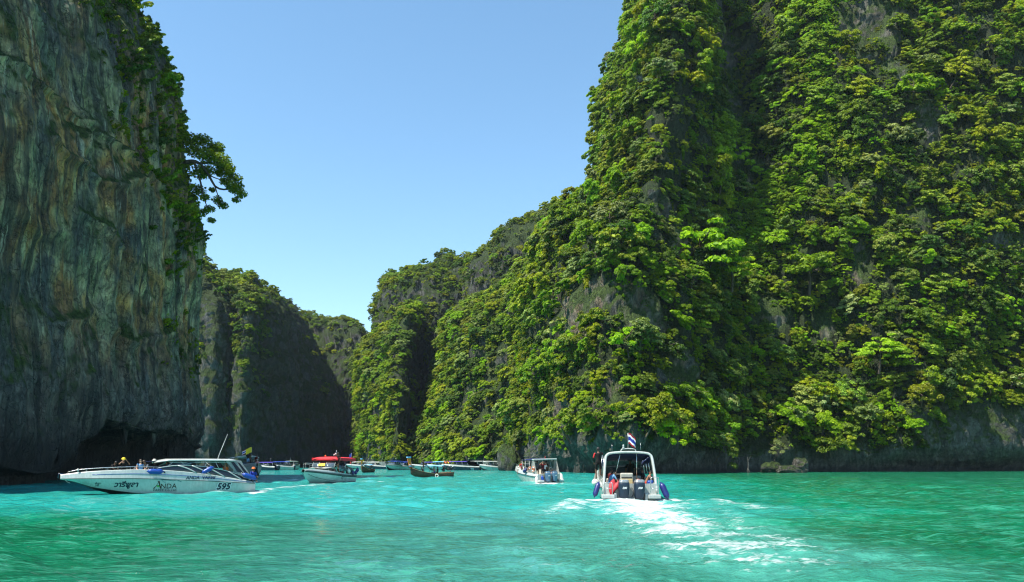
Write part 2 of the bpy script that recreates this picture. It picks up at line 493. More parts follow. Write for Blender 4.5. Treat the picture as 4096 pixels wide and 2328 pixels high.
CRACKS = [([on_face(-200, 120), on_face(90, 230), on_face(290, 400), on_face(400, 500), on_face(640, 760)], 0.45, 1.5),
          ([on_face(240, 560), on_face(330, 640), on_face(430, 720), on_face(570, 735)], 0.40, 1.2),
          ([on_face(388, 455), on_face(380, 520), on_face(372, 600)], 0.50, 2.2),
          ([on_face(130, 850), on_face(210, 930), on_face(300, 900)], 0.6, 1.0),
          ([on_face(340, 860), on_face(420, 910), on_face(520, 1060)], 0.4, 0.9),
          ([on_face(560, 1080), on_face(590, 1200), on_face(570, 1290)], 0.7, 1.4),
          ([on_face(250, 1300), on_face(400, 1250), on_face(520, 1380), on_face(640, 1330)], 0.6, 1.2),
          ([on_face(260, 1250), on_face(255, 1420), on_face(240, 1560)], 0.6, 1.3),
          ([on_face(360, 1480), on_face(365, 1600)], 0.55, 1.6),
          ([on_face(20, 1400), on_face(30, 1530)], 0.5, 1.4),
          ([on_face(700, 700), on_face(690, 900), on_face(705, 1100)], 0.5, 1.3)]
LC, LV = landform('left_cliff', left_cliff(), 640, 470, rock_near, (2.0, 0.9, 0.8), 1.0, 100, 'streaked grey limestone cliff with an undercut foot, in shade', CRACKS, 0.5, 0.12)

def stalactites(parent, V2):
    """Drips of flowstone hanging from the lip of the sea cave, each a part of the cliff."""
    g = random.Random(19)
    zz = V2[:, :, 2]
    for k in range(26):
        y = g.uniform(66, 101)
        j = int(np.argmin(np.abs(V2[120, :, 1] - y)))
        col = V2[:, j, :]
        i = next(i for i in range(len(col)) if col[i, 2] > 3.2 and i > 4 and np.linalg.norm(col[i, :2] - V2[200, j, :2]) < g.uniform(.9, 2.6))
        base = col[i]; ln = g.uniform(.5, 2.0); r = g.uniform(.12, .38)
        bm = bmesh.new()
        pts = [(0, 0, .5)] + [(g.uniform(-.06, .06), g.uniform(-.06, .06), .5 - (ln + .5) * t) for t in (.3, .55, .8, 1)]
        rr = [r * 1.5, r, r * .7 * g.uniform(.8, 1.3), r * .45, r * .12]
        n = 9; rings = [[bm.verts.new((p[0] + q * math.cos(6.2832 * a / n) * g.uniform(.8, 1.2), p[1] + q * math.sin(6.2832 * a / n) * g.uniform(.8, 1.2), p[2])) for a in range(n)] for p, q in zip(pts, rr)]
        for a, b in zip(rings, rings[1:]):
            for c in range(n): bm.faces.new((a[c], a[(c + 1) % n], b[(c + 1) % n], b[c]))
        bm.faces.new(rings[-1])
        bmesh.ops.recalc_face_normals(bm, faces=bm.faces)
        me = bpy.data.meshes.new('stalactite'); bm.to_mesh(me); bm.free(); me.materials.append(rock_near)
        for p in me.polygons: p.use_smooth = True
        uvl = me.uv_layers.new(name='UVMap')
        for l in me.loops:
            c = me.vertices[l.vertex_index].co; uvl.data[l.index].uv = (y + c.x, 20 + c.z + k)
        link_mesh('stalactite', me, parent, tuple(base))
stalactites(LC, LV)

def rows_from(tab):
    """Rows given as lists of (px, py, D), or (px, None, D, z)."""
    out = []
    for r in tab:
        out.append([P(*c) if c[1] is not None else WL(c[0], c[2], c[3]) for c in r])
    return out

W = None
# big cliff on the right with its headland
right_rows = rows_from([
    [(2080, W, 250, -1.5), (2095, W, 205, -1.5), (2240, W, 170, -1.5), (2460, W, 146, -1.5), (2720, W, 150, -1.5), (2980, W, 166, -1.5), (3350, W, 174, -1.5), (3640, W, 178, -1.5), (4000, W, 188, -1.5), (4400, W, 196, -1.5), (5400, W, 201, -1.5)],
    [(2080, W, 250, 1.2), (2095, W, 205, 1.2), (2240, W, 170, 1.2), (2460, W, 146, 1.2), (2720, W, 150, 1.2), (2980, W, 166, 1.2), (3350, W, 173, 1.2), (3640, W, 178, 1.2), (4000, W, 188, 1.2), (4400, W, 196, 1.2), (5400, W, 201, 1.2)],
    [(2080, W, 250, 4.0), (2090, W, 203, 4.0), (2235, W, 166, 4.0), (2450, W, 143, 4.0), (2720, W, 148, 4.0), (2980, W, 165, 4.0), (3350, W, 171, 4.0), (3640, W, 173, 4.0), (4000, W, 182, 4.0), (4400, W, 190, 4.0), (5400, W, 195, 4.0)],
    [(2080, W, 250, 8.0), (2088, W, 203, 8.0), (2230, W, 165, 8.0), (2440, W, 142, 8.0), (2720, W, 147, 8.0), (2980, W, 166, 8.0), (3350, W, 172, 8.0), (3640, W, 172, 8.0), (4000, W, 180, 8.0), (4400, W, 188, 8.0), (5400, W, 193, 8.0)],
    [(2090, 1500, 255), (2092, 1500, 206), (2225, 1500, 169), (2440, 1500, 146), (2700, 1500, 152), (2950, 1500, 174), (3330, 1500, 178), (3640, 1500, 179), (4000, 1500, 184), (4400, 1500, 192), (5400, 1500, 196)],
    [(2120, 1200, 260), (2118, 1200, 210), (2240, 1200, 174), (2430, 1200, 150), (2680, 1200, 157), (2930, 1200, 183), (3320, 1200, 184), (3640, 1200, 185), (4000, 1200, 187), (4400, 1200, 195), (5400, 1200, 199)],
    [(2230, 900, 268), (2240, 900, 216), (2345, 900, 183), (2495, 900, 158), (2678, 900, 166), (2920, 900, 195), (3300, 900, 190), (3640, 900, 190), (4000, 900, 190), (4400, 900, 198), (5400, 900, 202)],
    [(2400, 760, 275), (2410, 760, 222), (2470, 760, 192), (2576, 760, 166), (2720, 760, 172), (2930, 760, 203), (3290, 760, 193), (3640, 760, 193), (4000, 760, 192), (4400, 760, 200), (5400, 760, 204)],
    [(2435, 560, 280), (2450, 560, 226), (2505, 560, 197), (2618, 560, 171), (2754, 560, 178), (2940, 560, 210), (3280, 560, 198), (3640, 560, 197), (4000, 560, 195), (4400, 560, 203), (5400, 560, 207)],
    [(2440, 400, 285), (2465, 400, 230), (2530, 400, 202), (2636, 400, 176), (2760, 400, 183), (2920, 400, 216), (3270, 400, 202), (3640, 400, 200), (4000, 400, 197), (4400, 400, 205), (5400, 400, 209)],
    [(2515, 200, 290), (2545, 200, 236), (2581, 200, 209), (2668, 200, 183), (2790, 200, 190), (2910, 200, 222), (3260, 200, 207), (3640, 200, 205), (4000, 200, 201), (4400, 200, 209), (5400, 200, 213)],
    [(2578, 0, 298), (2589, 0, 244), (2628, 0, 216), (2714, 0, 191), (2820, 0, 198), (2920, 0, 230), (3260, 0, 213), (3640, 0, 210), (4000, 0, 205), (4400, 0, 213), (5400, 0, 217)],
    [(2621, -220, 310), (2636, -220, 256), (2681, -220, 230), (2755, -220, 206), (2860, -220, 212), (2960, -220, 243), (3260, -220, 225), (3640, -220, 222), (4000, -220, 217), (4400, -220, 225), (5400, -220, 228)],
    [(2700, -280, 345), (2700, -290, 300), (2740, -300, 280), (2800, -310, 262), (2900, -310, 270), (3000, -320, 290), (3260, -320, 275), (3640, -320, 271), (4000, -320, 264), (4400, -320, 269), (5400, -320, 276)],
])
RC, RV = landform('right_cliff', right_rows, 640, 420, rock_lit, (4.2, 1.3, 0.5), 1.0, 200, 'overgrown limestone cliff that fills the whole right half')

def vis_px(p):
    return PX0 + F_PX * p[:, 0] / p[:, 1], HOR - F_PX * (p[:, 2] - CAM_H) / p[:, 1]

def bare(pts, patches):
    """1 where plants grow, falling to 0 inside patches of naked rock given as (px, py, D, radius in metres)."""
    k = np.ones(len(pts))
    for px, py, D, rx, rz in patches:
        c = P(px, py, D)
        q = ((pts[:, 0] - c[0]) / rx) ** 2 + ((pts[:, 2] - c[2]) / rz) ** 2
        k *= 1 - 0.97 * np.exp(-q ** 1.5)
    return k

ROCK_RIGHT = [(2390, 430, 200, 6, 8), (2480, 330, 196, 7, 4), (2350, 1180, 155, 4.5, 5), (2330, 1280, 152, 3, 4), (2480, 1180, 150, 6, 4), (2560, 1290, 152, 6, 5),
              (2900, 300, 215, 6, 22), (2900, 60, 220, 5, 12), (3420, 120, 205, 4.5, 14), (3500, 60, 208, 9, 8), (3560, 260, 206, 3.5, 8), (3640, 480, 205, 4, 4), (3660, 560, 202, 3, 5),
              (2990, 700, 205, 5, 9), (3400, 1040, 190, 3, 8), (3850, 1050, 212, 9, 4), (4000, 850, 214, 5, 8), (4050, 1100, 214, 6, 6), (2640, 840, 166, 6, 4), (2700, 1500, 155, 7, 5),
              (3080, 1250, 183, 5, 5), (3180, 1000, 190, 4, 4), (2260, 1640, 168, 3, 4), (2420, 1560, 148, 4, 3), (3300, 1300, 184, 3, 4), (3600, 900, 198, 3, 4), (2700, 1000, 168, 3, 5), (4080, 250, 225, 5, 6)]

def mark_gap_shade(o, V2):  # masks where shade between the tree crowns is painted on
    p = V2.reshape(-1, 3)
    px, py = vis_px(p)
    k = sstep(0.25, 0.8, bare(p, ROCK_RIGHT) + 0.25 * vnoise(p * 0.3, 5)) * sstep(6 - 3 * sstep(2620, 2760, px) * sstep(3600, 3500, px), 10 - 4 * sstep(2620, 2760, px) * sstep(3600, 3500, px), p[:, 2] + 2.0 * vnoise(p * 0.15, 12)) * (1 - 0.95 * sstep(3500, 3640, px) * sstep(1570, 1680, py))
    a = o.data.attributes.new('gap_shade', 'FLOAT', 'POINT'); a.data.foreach_set('value', k.astype(np.float32))
mark_gap_shade(RC, RV)

# slopes and ridges behind the headland
landform('slope', rows_from([
    [(1650, W, 330, -1.5), (1700, W, 262, -1.5), (1850, W, 235, -1.5), (2000, W, 222, -1.5), (2150, W, 215, -1.5), (2330, W, 222, -1.5)],
    [(1655, W, 330, 3), (1702, W, 260, 3), (1850, W, 233, 3), (2000, W, 220, 3), (2150, W, 213, 3), (2330, W, 220, 3)],
    [(1690, 1700, 335), (1720, 1700, 268), (1860, 1700, 240), (2000, 1700, 226), (2150, 1700, 219), (2330, 1700, 224)],
    [(1760, 1500, 340), (1785, 1500, 276), (1880, 1500, 250), (2000, 1500, 235), (2150, 1500, 226), (2330, 1500, 230)],
    [(1800, 1290, 345), (1815, 1290, 286), (1900, 1290, 262), (2010, 1290, 247), (2150, 1290, 236), (2330, 1290, 238)],
    [(1880, 1230, 350), (1890, 1230, 296), (1950, 1210, 272), (2030, 1180, 258), (2150, 1100, 247), (2330, 1050, 248)],
    [(1900, 1215, 360), (1905, 1205, 330), (1960, 1190, 318), (2050, 1120, 310), (2170, 1000, 296), (2330, 880, 280)],
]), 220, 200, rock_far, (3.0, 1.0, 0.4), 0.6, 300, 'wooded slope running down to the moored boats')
landform('ridge', rows_from([
    [(1860, W, 360, -1.5), (1880, W, 330, -1.5), (1960, W, 318, -1.5), (2080, W, 310, -1.5), (2250, W, 300, -1.5), (2450, W, 300, -1.5)],
    [(1862, 1500, 362), (1880, 1500, 332), (1960, 1500, 320), (2080, 1500, 312), (2250, 1500, 302), (2450, 1500, 302)],
    [(1866, 1250, 366), (1882, 1250, 336), (1960, 1250, 324), (2080, 1250, 316), (2250, 1250, 306), (2450, 1250, 306)],
    [(1868, 1120, 370), (1884, 1120, 340), (1955, 1120, 328), (2080, 1100, 322), (2250, 1050, 312), (2450, 1000, 310)],
    [(1872, 1056, 374), (1886, 1056, 345), (1950, 1015, 334), (2060, 925, 330), (2240, 845, 322), (2450, 760, 318)],
    [(1885, 1050, 390), (1900, 1046, 372), (1960, 1000, 366), (2070, 910, 362), (2250, 830, 355), (2460, 745, 350)],
    [(1890, 1060, 420), (1910, 1056, 410), (1970, 1015, 405), (2080, 925, 400), (2260, 850, 396), (2470, 765, 390)],
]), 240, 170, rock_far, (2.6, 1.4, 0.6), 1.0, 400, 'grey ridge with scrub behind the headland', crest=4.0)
landform('spur', rows_from([
    [(1438, W, 400, -1.5), (1473, W, 300, -1.5), (1558, W, 272, -1.5), (1596, W, 262, -1.5), (1687, W, 335, -1.5), (1730, W, 402, -1.5)],
    [(1441, 1700, 402), (1478, 1700, 303), (1568, 1700, 276), (1601, 1700, 266), (1687, 1700, 338), (1740, 1700, 430)],
    [(1448, 1550, 404), (1463, 1550, 310), (1558, 1550, 282), (1606, 1550, 272), (1697, 1550, 345), (1760, 1550, 437)],
    [(1448, 1450, 408), (1448, 1450, 318), (1548, 1450, 290), (1616, 1450, 279), (1692, 1450, 352), (1770, 1450, 445)],
    [(1483, 1385, 412), (1478, 1390, 324), (1558, 1350, 297), (1636, 1330, 287), (1712, 1350, 360), (1780, 1350, 451)],
    [(1508, 1350, 416), (1513, 1350, 332), (1598, 1290, 308), (1656, 1240, 300), (1712, 1280, 374), (1785, 1300, 457)],
    [(1558, 1310, 430), (1578, 1310, 372), (1658, 1260, 350), (1653, 1225, 362), (1722, 1250, 410), (1790, 1270, 475)],
]), 240, 200, rock_far, (2.8, 1.2, 0.5), 0.7, 500, 'wooded spur that drops to the water in mid channel')
landform('bluff', rows_from([
    [(1500, W, 480, -1.5), (1520, W, 380, -1.5), (1600, W, 362, -1.5), (1750, W, 352, -1.5), (1880, W, 356, -1.5), (1960, W, 380, -1.5)],
    [(1500, 1500, 480), (1520, 1500, 380), (1600, 1500, 362), (1750, 1500, 352), (1885, 1500, 356), (1960, 1500, 380)],
    [(1516, 1300, 480), (1520, 1300, 384), (1600, 1300, 365), (1750, 1300, 356), (1888, 1300, 360), (1960, 1300, 384)],
    [(1510, 1262, 482), (1512, 1262, 386), (1600, 1240, 368), (1750, 1220, 359), (1888, 1200, 363), (1960, 1200, 387)],
    [(1528, 1190, 484), (1530, 1190, 390), (1600, 1150, 374), (1750, 1110, 366), (1886, 1100, 370), (1960, 1100, 392)],
    [(1550, 1130, 490), (1558, 1130, 402), (1640, 1095, 390), (1770, 1055, 384), (1880, 1048, 384), (1960, 1050, 400)],
    [(1570, 1130, 520), (1590, 1128, 450), (1660, 1100, 440), (1780, 1062, 432), (1880, 1055, 432), (1960, 1055, 440)],
]), 220, 170, rock_far, (2.6, 1.6, 0.6), 1.0, 600, 'flat topped bluff with dark grey walls above the spur', crest=4.5)
landform('far_cliff', rows_from([
    [(1080, W, 520, -1.5), (1150, W, 470, -1.5), (1230, W, 440, -1.5), (1310, W, 428, -1.5), (1390, W, 425, -1.5), (1450, W, 432, -1.5), (1540, W, 470, -1.5)],
    [(1080, 1650, 522), (1150, 1650, 474), (1230, 1650, 446), (1310, 1650, 434), (1400, 1650, 430), (1465, 1650, 437), (1545, 1650, 474)],
    [(1080, 1480, 525), (1150, 1480, 480), (1230, 1480, 455), (1310, 1480, 445), (1400, 1470, 440), (1475, 1460, 446), (1550, 1460, 480)],
    [(1080, 1390, 528), (1150, 1390, 484), (1230, 1390, 462), (1315, 1390, 453), (1400, 1390, 448), (1470, 1390, 452), (1540, 1390, 484)],
    [(1080, 1300, 532), (1150, 1290, 490), (1230, 1300, 470), (1315, 1300, 460), (1400, 1300, 454), (1448, 1345, 458), (1520, 1400, 488)],
    [(1080, 1255, 545), (1150, 1255, 505), (1230, 1272, 486), (1318, 1284, 478), (1398, 1284, 470), (1440, 1318, 470), (1500, 1400, 494)],
    [(1080, 1258, 590), (1150, 1258, 560), (1235, 1275, 545), (1320, 1288, 540), (1400, 1290, 532), (1440, 1330, 520), (1490, 1410, 520)],
]), 220, 150, rock_far, (2.6, 1.6, 0.6), 1.0, 700, 'farthest cliff closing off the head of the channel', crest=4.0)
landform('shaded_ridge', rows_from([
    [(560, W, 300, -1.5), (760, W, 292, -1.5), (900, W, 296, -1.5), (1050, W, 315, -1.5), (1250, W, 359, -1.5), (1380, W, 394, -1.5), (1422, W, 421, -1.5), (1400, W, 487, -1.5)],
    [(560, 1650, 300), (760, 1650, 292), (900, 1650, 297), (1050, 1650, 317), (1230, 1650, 360), (1330, 1650, 392), (1368, 1650, 418), (1360, 1650, 486)],
    [(560, 1500, 302), (760, 1500, 294), (900, 1500, 299), (1050, 1500, 320), (1200, 1500, 359), (1270, 1500, 386), (1308, 1500, 412), (1300, 1500, 481)],
    [(560, 1350, 304), (760, 1350, 296), (900, 1350, 301), (1045, 1350, 322), (1160, 1350, 357), (1210, 1350, 382), (1240, 1350, 408), (1240, 1350, 477)],
    [(560, 1240, 306), (760, 1240, 298), (900, 1240, 304), (1035, 1240, 325), (1120, 1240, 355), (1155, 1240, 378), (1178, 1245, 404), (1180, 1245, 472)],
    [(560, 1150, 310), (760, 1150, 302), (880, 1170, 310), (1000, 1200, 325), (1075, 1185, 355), (1110, 1190, 377), (1135, 1205, 405), (1150, 1215, 477)],
    [(560, 1060, 318), (760, 1060, 312), (870, 1136, 325), (960, 1150, 340), (1040, 1164, 365), (1080, 1172, 386), (1110, 1190, 413), (1130, 1205, 484)],
    [(560, 1050, 360), (760, 1050, 356), (870, 1130, 370), (960, 1145, 385), (1040, 1162, 405), (1080, 1172, 421), (1110, 1192, 446), (1130, 1210, 504)],
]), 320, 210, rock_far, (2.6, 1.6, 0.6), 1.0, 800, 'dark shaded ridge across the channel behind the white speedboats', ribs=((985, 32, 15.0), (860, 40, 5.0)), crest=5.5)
# ------------------------------------------------------------------ water
def xy(px, py):
    D = CAM_H * F_PX / (py - HOR)
    return ((px - PX0) / F_PX * D, D)

# foam: (polyline in metres, half width at start, at end, density at start, at end)
FOAM = [
    ([(4.0, 42.4), (6.2, 41.6), (8.4, 42.6)], 0.9, 0.9, 1.1, 1.1),
    ([(4.3, 41.5), (4.6, 36.0), (4.4, 30.0)], 1.4, 2.0, 0.62, 0.45),
    ([(7.9, 41.5), (8.2, 36.5), (8.4, 31.0)], 1.3, 1.8, 0.60, 0.45),
    ([(6.1, 42.2), (6.0, 36.0), (5.4, 30.0), (5.0, 25.0), (4.9, 20.0), (5.3, 16.5)], 1.8, 3.2, 1.0, 0.66),
    ([(5.9, 42.0), (5.5, 33.0), (5.0, 27.0)], 0.9, 1.5, 1.05, 0.70),
    ([(4.5, 42.6), (3.0, 38.5), (2.2, 33.5), (1.7, 29.0)], 0.8, 1.8, 0.9, 0.48),
    ([(8.1, 42.8), (9.9, 40.0), (11.0, 37.0), (11.6, 33.0)], 0.8, 1.7, 0.9, 0.46),
    ([(8.6, 34.0), (7.6, 28.0), (6.9, 23.0), (6.6, 19.0)], 1.0, 1.2, 0.5, 0.62),
    ([(5.6, 23.6), (7.3, 23.4)], 0.9, 0.5, 0.66, 0.5),
    ([(0.3, 18.5), (3.2, 19.5)], 0.9, 0.8, 0.48, 0.36),
    ([(4.4, 15.9), (5.4, 15.6)], 0.8, 0.8, 0.5, 0.45),
    ([(0.2, 15.8), (1.1, 14.4)], 0.8, 0.6, 0.46, 0.4),
    ([(2.2, 78.6), (4.0, 75.0), (6.5, 72.5), (9.0, 71.0)], 1.3, 1.4, 1.1, 0.35),
    ([(2.8, 76.8), (5.0, 72.5), (7.0, 68.0)], 0.8, 1.2, 0.75, 0.25),
    ([(1.5, 80.5), (0.4, 79.0), (-0.4, 78.0)], 0.5, 0.7, 0.95, 0.3),
    ([(-16.9, 53.0), (-17.6, 58.0), (-18.3, 63.0), (-17.9, 70.0), (-17.0, 78.0), (-15.8, 86.0)], 0.8, 1.2, 0.85, 0.60),
    ([(-26.0, 50.9), (-23.5, 50.7), (-20.0, 50.75), (-16.6, 51.4)], 0.30, 0.45, 0.55, 0.80),
    ([(-15.4, 80.5), (-12.5, 83.0)], 0.6, 1.1, 1.0, 0.5),
    ([(-20.4, 74.4), (-17.6, 72.0), (-14.9, 77.0)], 0.4, 0.5, 0.6, 0.5),
    ([(-31.3, 97.0), (-29.0, 98.5)], 0.5, 1.0, 0.85, 0.5),
    ([(-13.9, 113.0), (-12.8, 112.0), (-11.6, 111.8)], 0.9, 0.7, 1.1, 0.6),
    ([(-9.1, 112.0), (-7.0, 111.0), (-3.6, 109.5)], 0.8, 0.9, 1.15, 0.55),
    ([(-30.5, 157.0), (-28.2, 157.5)], 0.8, 0.8, 0.9, 0.5),
    ([(-26.5, 157.0), (-25.0, 157.5)], 0.6, 0.6, 0.7, 0.5),
    ([(-27.0, 95.0), (-24.8, 97.0)], 0.6, 0.6, 0.7, 0.4),
    ([(-34.0, 196.0), (-30.0, 197.0)], 0.8, 0.8, 0.9, 0.7),
]
def make_water():
    ang_in = np.radians(np.linspace(-42, 42, 740))
    ang_out = np.radians(np.linspace(43, 317, 60))[1:]
    ang = np.concatenate([ang_in, ang_out])
    r = np.concatenate([[0.5, 2, 4, 6, 8, 9.5], 10.5 * (90.0 ** np.linspace(0, 1, 540)), [1300, 2000]])
    X = np.sin(ang)[None, :] * r[:, None]
    Y = np.cos(ang)[None, :] * r[:, None]
    dr = np.gradient(r)[:, None] + np.zeros_like(X)
    Z = np.zeros_like(X)
    g = np.random.default_rng(5)
    p3 = np.stack([X.ravel(), Y.ravel(), np.zeros(X.size)], 1)
    calm = 0.75 + 0.45 * vnoise(p3 * 0.045, 61).reshape(X.shape) + 0.25 * vnoise(p3 * 0.16, 62).reshape(X.shape)
    wx = X + 0.8 * vnoise(p3 * 0.21, 63).reshape(X.shape)
    wy = Y + 0.8 * vnoise(p3 * 0.21, 64).reshape(X.shape)
    for i in range(64):
        lam = 0.26 * (18.0 ** (g.random() ** 1.15))
        th = math.radians(90) + g.normal(0, 0.75)
        k = 2 * math.pi / lam
        amp = 0.0150 * lam ** 0.60 * (0.6 + 0.8 * g.random())
        f = np.clip((lam / dr - 2.2) / 2.5, 0, 1)
        ph = k * (wx * math.cos(th) + wy * math.sin(th)) + g.random() * 6.28
        s = np.sin(ph)
        Z += amp * f * calm * (s + 0.35 * np.cos(2 * ph)) * (1 - 0.75 * np.exp(-((X - 6.2) / 2.6) ** 2 - ((Y - 43.5) / 3.0) ** 2))
    # foam and the broken water of the wakes
    foam = np.zeros_like(X)
    sw = vnoise(p3 * 0.5, 71).reshape(X.shape)
    for pts, w0, w1, d0, d1 in FOAM:
        d, t = seg_dist(X + 0.45 * sw, Y + 0.9 * sw, pts)
        w = w0 + (w1 - w0) * t
        foam = np.maximum(foam, (d0 + (d1 - d0) * t) * np.exp(-(d / w) ** 2))
    chop = (fbm(p3 * np.array([0.9, 1.3, 1]), 72, 4, 0.6, ridged=True)).reshape(X.shape)
    fd = np.clip((1.2 / dr - 2.0) / 3.0, 0, 1)
    Z += foam * (0.02 + 0.22 * chop) * np.clip(fd, 0.15, 1)
    # transverse wave ridges of the near wake
    d, t = seg_dist(X, Y, FOAM[3][0])
    Z += 0.06 * sstep(41, 36, Y) * np.exp(-(d / 3.6) ** 2) * np.sin(Y * 2.2 + 0.6 * np.sin(X * 1.1)) * fd
    # the two shoulders pushed up beside the stern
    for pts in (FOAM[5][0], FOAM[6][0]):
        d, t = seg_dist(X, Y, pts)
        Z += 0.22 * sstep(0.12, 0.35, t) * (1 - t) * np.exp(-(d / 0.9) ** 2)
    verts = np.stack([X, Y, Z], 2).reshape(-1, 3)
    nv, nu = X.shape
    f1 = grid_faces(nv, nu)
    j = np.arange(nv - 1) * nu
    f2 = np.stack([j + nu - 1, j, j + nu, j + 2 * nu - 1], 1)
    # water colour: pale sand below gives cyan, weed and depth give green
    n1 = fbm(p3 * 0.06, 81, 4).reshape(X.shape)
    n2 = fbm(p3 * np.array([0.16, 0.3, 1]), 82, 4).reshape(X.shape)
    Yw = Y + 6 * n1 + 2.0 * n2
    Xw = X + 7 * n1
    cy = sstep(22, 36, Yw + 0.16 * X)
    right = sstep(3, 22, Xw - 0.14 * (Y - 40))
    cy = cy * (1 - 0.86 * right)
    cy = cy + 0.25 * np.exp(-((X + 12) / 14) ** 2 - ((Y - 34) / 7) ** 2)
    sky_grey = np.exp(-((X + 0.8) / 5.5) ** 2) * sstep(40, 27, Y + 4 * n1)
    seg = sstep(0.15, 0.55, n2 + 0.5 * n1)
    cy = np.clip(cy + 0.30 * sky_grey + 0.12 * seg * (1 - cy), 0, 1)
    me = mesh_np('water', verts, np.concatenate([f1, f2])[:, ::-1], None, True)
    for nm, arr in (('foam', foam), ('sand', cy), ('sky_sheen', sky_grey)):
        a = me.attributes.new(nm, 'FLOAT', 'POINT')
        a.data.foreach_set('value', arr.astype(np.float32).ravel())
    m, nt, out = new_mat('sea_water')
    tc = nd(nt, 'TexCoord')
    pos = tc.outputs['Object']
    A = lambda n: (lambda x: (setattr(x, 'attribute_name', n), x.outputs['Fac'])[1])(nd(nt, 'Attribute'))
    sand, fo, sl = A('sand'), A('foam'), A('sky_sheen')
    patch = math_n(nt, 'MULTIPLY_ADD', noise(nt, mapping(nt, pos, (0.5, 0.9, 1)), 1.0, 5, 0.65, 0.6), 0.6, math_n(nt, 'MULTIPLY', noise(nt, mapping(nt, pos, (0.22, 0.10, 1)), 1.0, 6, 0.75, 0.4), 0.4))
    s2 = math_n(nt, 'ADD', sand, math_n(nt, 'MULTIPLY_ADD', patch, 1.3, -0.65), clamp=True)
    body = ramp(nt, s2, [(0.0, (0.0004, 0.080, 0.030)), (0.30, (0.0008, 0.138, 0.062)), (0.62, (0.004, 0.190, 0.145)), (1.0, (0.012, 0.262, 0.238))]).outputs[0]
    body = mixc(nt, math_n(nt, 'MULTIPLY', sl, 0.70), body, (0.030, 0.125, 0.115))  # grey sky reflection painted into the mid foreground water
    # pale ripple flecks: light on the wavelets, painted into the body colour
    fl = math_n(nt, 'MULTIPLY_ADD', noise(nt, mapping(nt, pos, (0.9, 2.6, 1)), 1.4, 6, 0.7, 1.2), 0.55, math_n(nt, 'MULTIPLY', noise(nt, mapping(nt, pos, (0.35, 0.9, 1)), 1.0, 6, 0.72, 1.5), 0.45))
    flf = ramp(nt, fl, [(0.49, (0, 0, 0)), (0.58, (1, 1, 1))]).outputs[0]
    body = mixc(nt, math_n(nt, 'MULTIPLY', flf, 0.5), body, (0.055, 0.30, 0.20))
    b = nd(nt, 'BsdfPrincipled')
    lk(nt, body, b.inputs['Base Color'])
    setin(b, Roughness=0.07, IOR=1.33)
    b.inputs['Specular IOR Level'].default_value = 0.34
    # ripples
    r1 = noise(nt, mapping(nt, pos, (0.8, 2.0, 1), rot=(0, 0, 0.12)), 1.6, 4, 0.62, 0.5)
    r2 = noise(nt, mapping(nt, pos, (1.2, 2.2, 1), rot=(0, 0, -0.35)), 5.0, 3, 0.6, 0.3)
    hgt = math_n(nt, 'ADD', math_n(nt, 'MULTIPLY', r1, 0.17), math_n(nt, 'MULTIPLY', r2, 0.035))
    bp = nd(nt, 'Bump'); setin(bp, Strength=0.85, Distance=1.0)
    lk(nt, hgt, bp.inputs['Height'])
    lk(nt, bp.outputs[0], b.inputs['Normal'])
    # foam
    fa = noise(nt, mapping(nt, pos, (0.55, 1.7, 1)), 1.5, 7, 0.72, 1.0)
    fb_ = noise(nt, mapping(nt, pos, (1.0, 1.4, 1)), 6.0, 5, 0.7, 0.6)
    fl_ = noise(nt, mapping(nt, pos, (0.30, 0.62, 1)), 1.2, 5, 0.65, 0.8)
    fn = math_n(nt, 'MULTIPLY_ADD', fa, 0.5, math_n(nt, 'MULTIPLY_ADD', fb_, 0.15, math_n(nt, 'MULTIPLY', fl_, 0.35)))
    fm = math_n(nt, 'ADD', fn, math_n(nt, 'MULTIPLY_ADD', fo, 0.36, -0.19))
    fm = ramp(nt, fm, [(0.53, (0, 0, 0)), (0.62, (1, 1, 1))]).outputs[0]
    fm = math_n(nt, 'MULTIPLY', fm, math_n(nt, 'MULTIPLY', fo, 8.0, clamp=True), clamp=True)
    # churned pale water under and around the foam
    ch = math_n(nt, 'MULTIPLY', fo, 0.55, clamp=True)
    body2 = mixc(nt, ch, body, (0.11, 0.42, 0.38))
    lk(nt, body2, b.inputs['Base Color'])
    wh = nd(nt, 'BsdfPrincipled'); setin(wh, Roughness=0.7); wh.inputs['Base Color'].default_value = (0.44, 0.49, 0.48, 1)
    bp2 = nd(nt, 'Bump'); setin(bp2, Strength=0.6, Distance=0.25); lk(nt, fn, bp2.inputs['Height']); lk(nt, bp2.outputs[0], wh.inputs['Normal'])
    mx = nd(nt, 'MixShader')
    lk(nt, fm, mx.inputs[0]); lk(nt, b.outputs[0], mx.inputs[1]); lk(nt, wh.outputs[0], mx.inputs[2])
    lk(nt, mx.outputs[0], out.inputs[0])
    me.materials.append(m)
    o = link_mesh('water', me)
    tag(o, 'turquoise green lagoon water with white boat wakes', None, None, 'structure')
    return o
make_water()
# ------------------------------------------------------------------ trees and scrub
def leaf_quads(C, N, size, g, var, droop=0.0, long=1.5):
    """One folded leaf spray (two triangles hinged on a midrib = quad) per centre C with facing N."""
    n = len(C)
    R = g.normal(size=(n, 3))
    U = np.cross(N, R); U /= np.maximum(np.linalg.norm(U, axis=1, keepdims=True), 1e-6)
    V = np.cross(N, U)
    V[:, 2] -= droop; V /= np.linalg.norm(V, axis=1, keepdims=True)
    s = size * (0.6 + 0.8 * g.random((n, 1)))
    a = C - V * s * 0.5 * long
    b = C + U * s * 0.5 + N * s * 0.15
    c = C + V * s * 0.5 * long
    d = C - U * s * 0.5 + N * s * 0.15
    verts = np.stack([a, b, c, d], 1).reshape(-1, 3)
    faces = np.arange(n * 4).reshape(-1, 4)
    return verts, faces, np.repeat(var, 4)

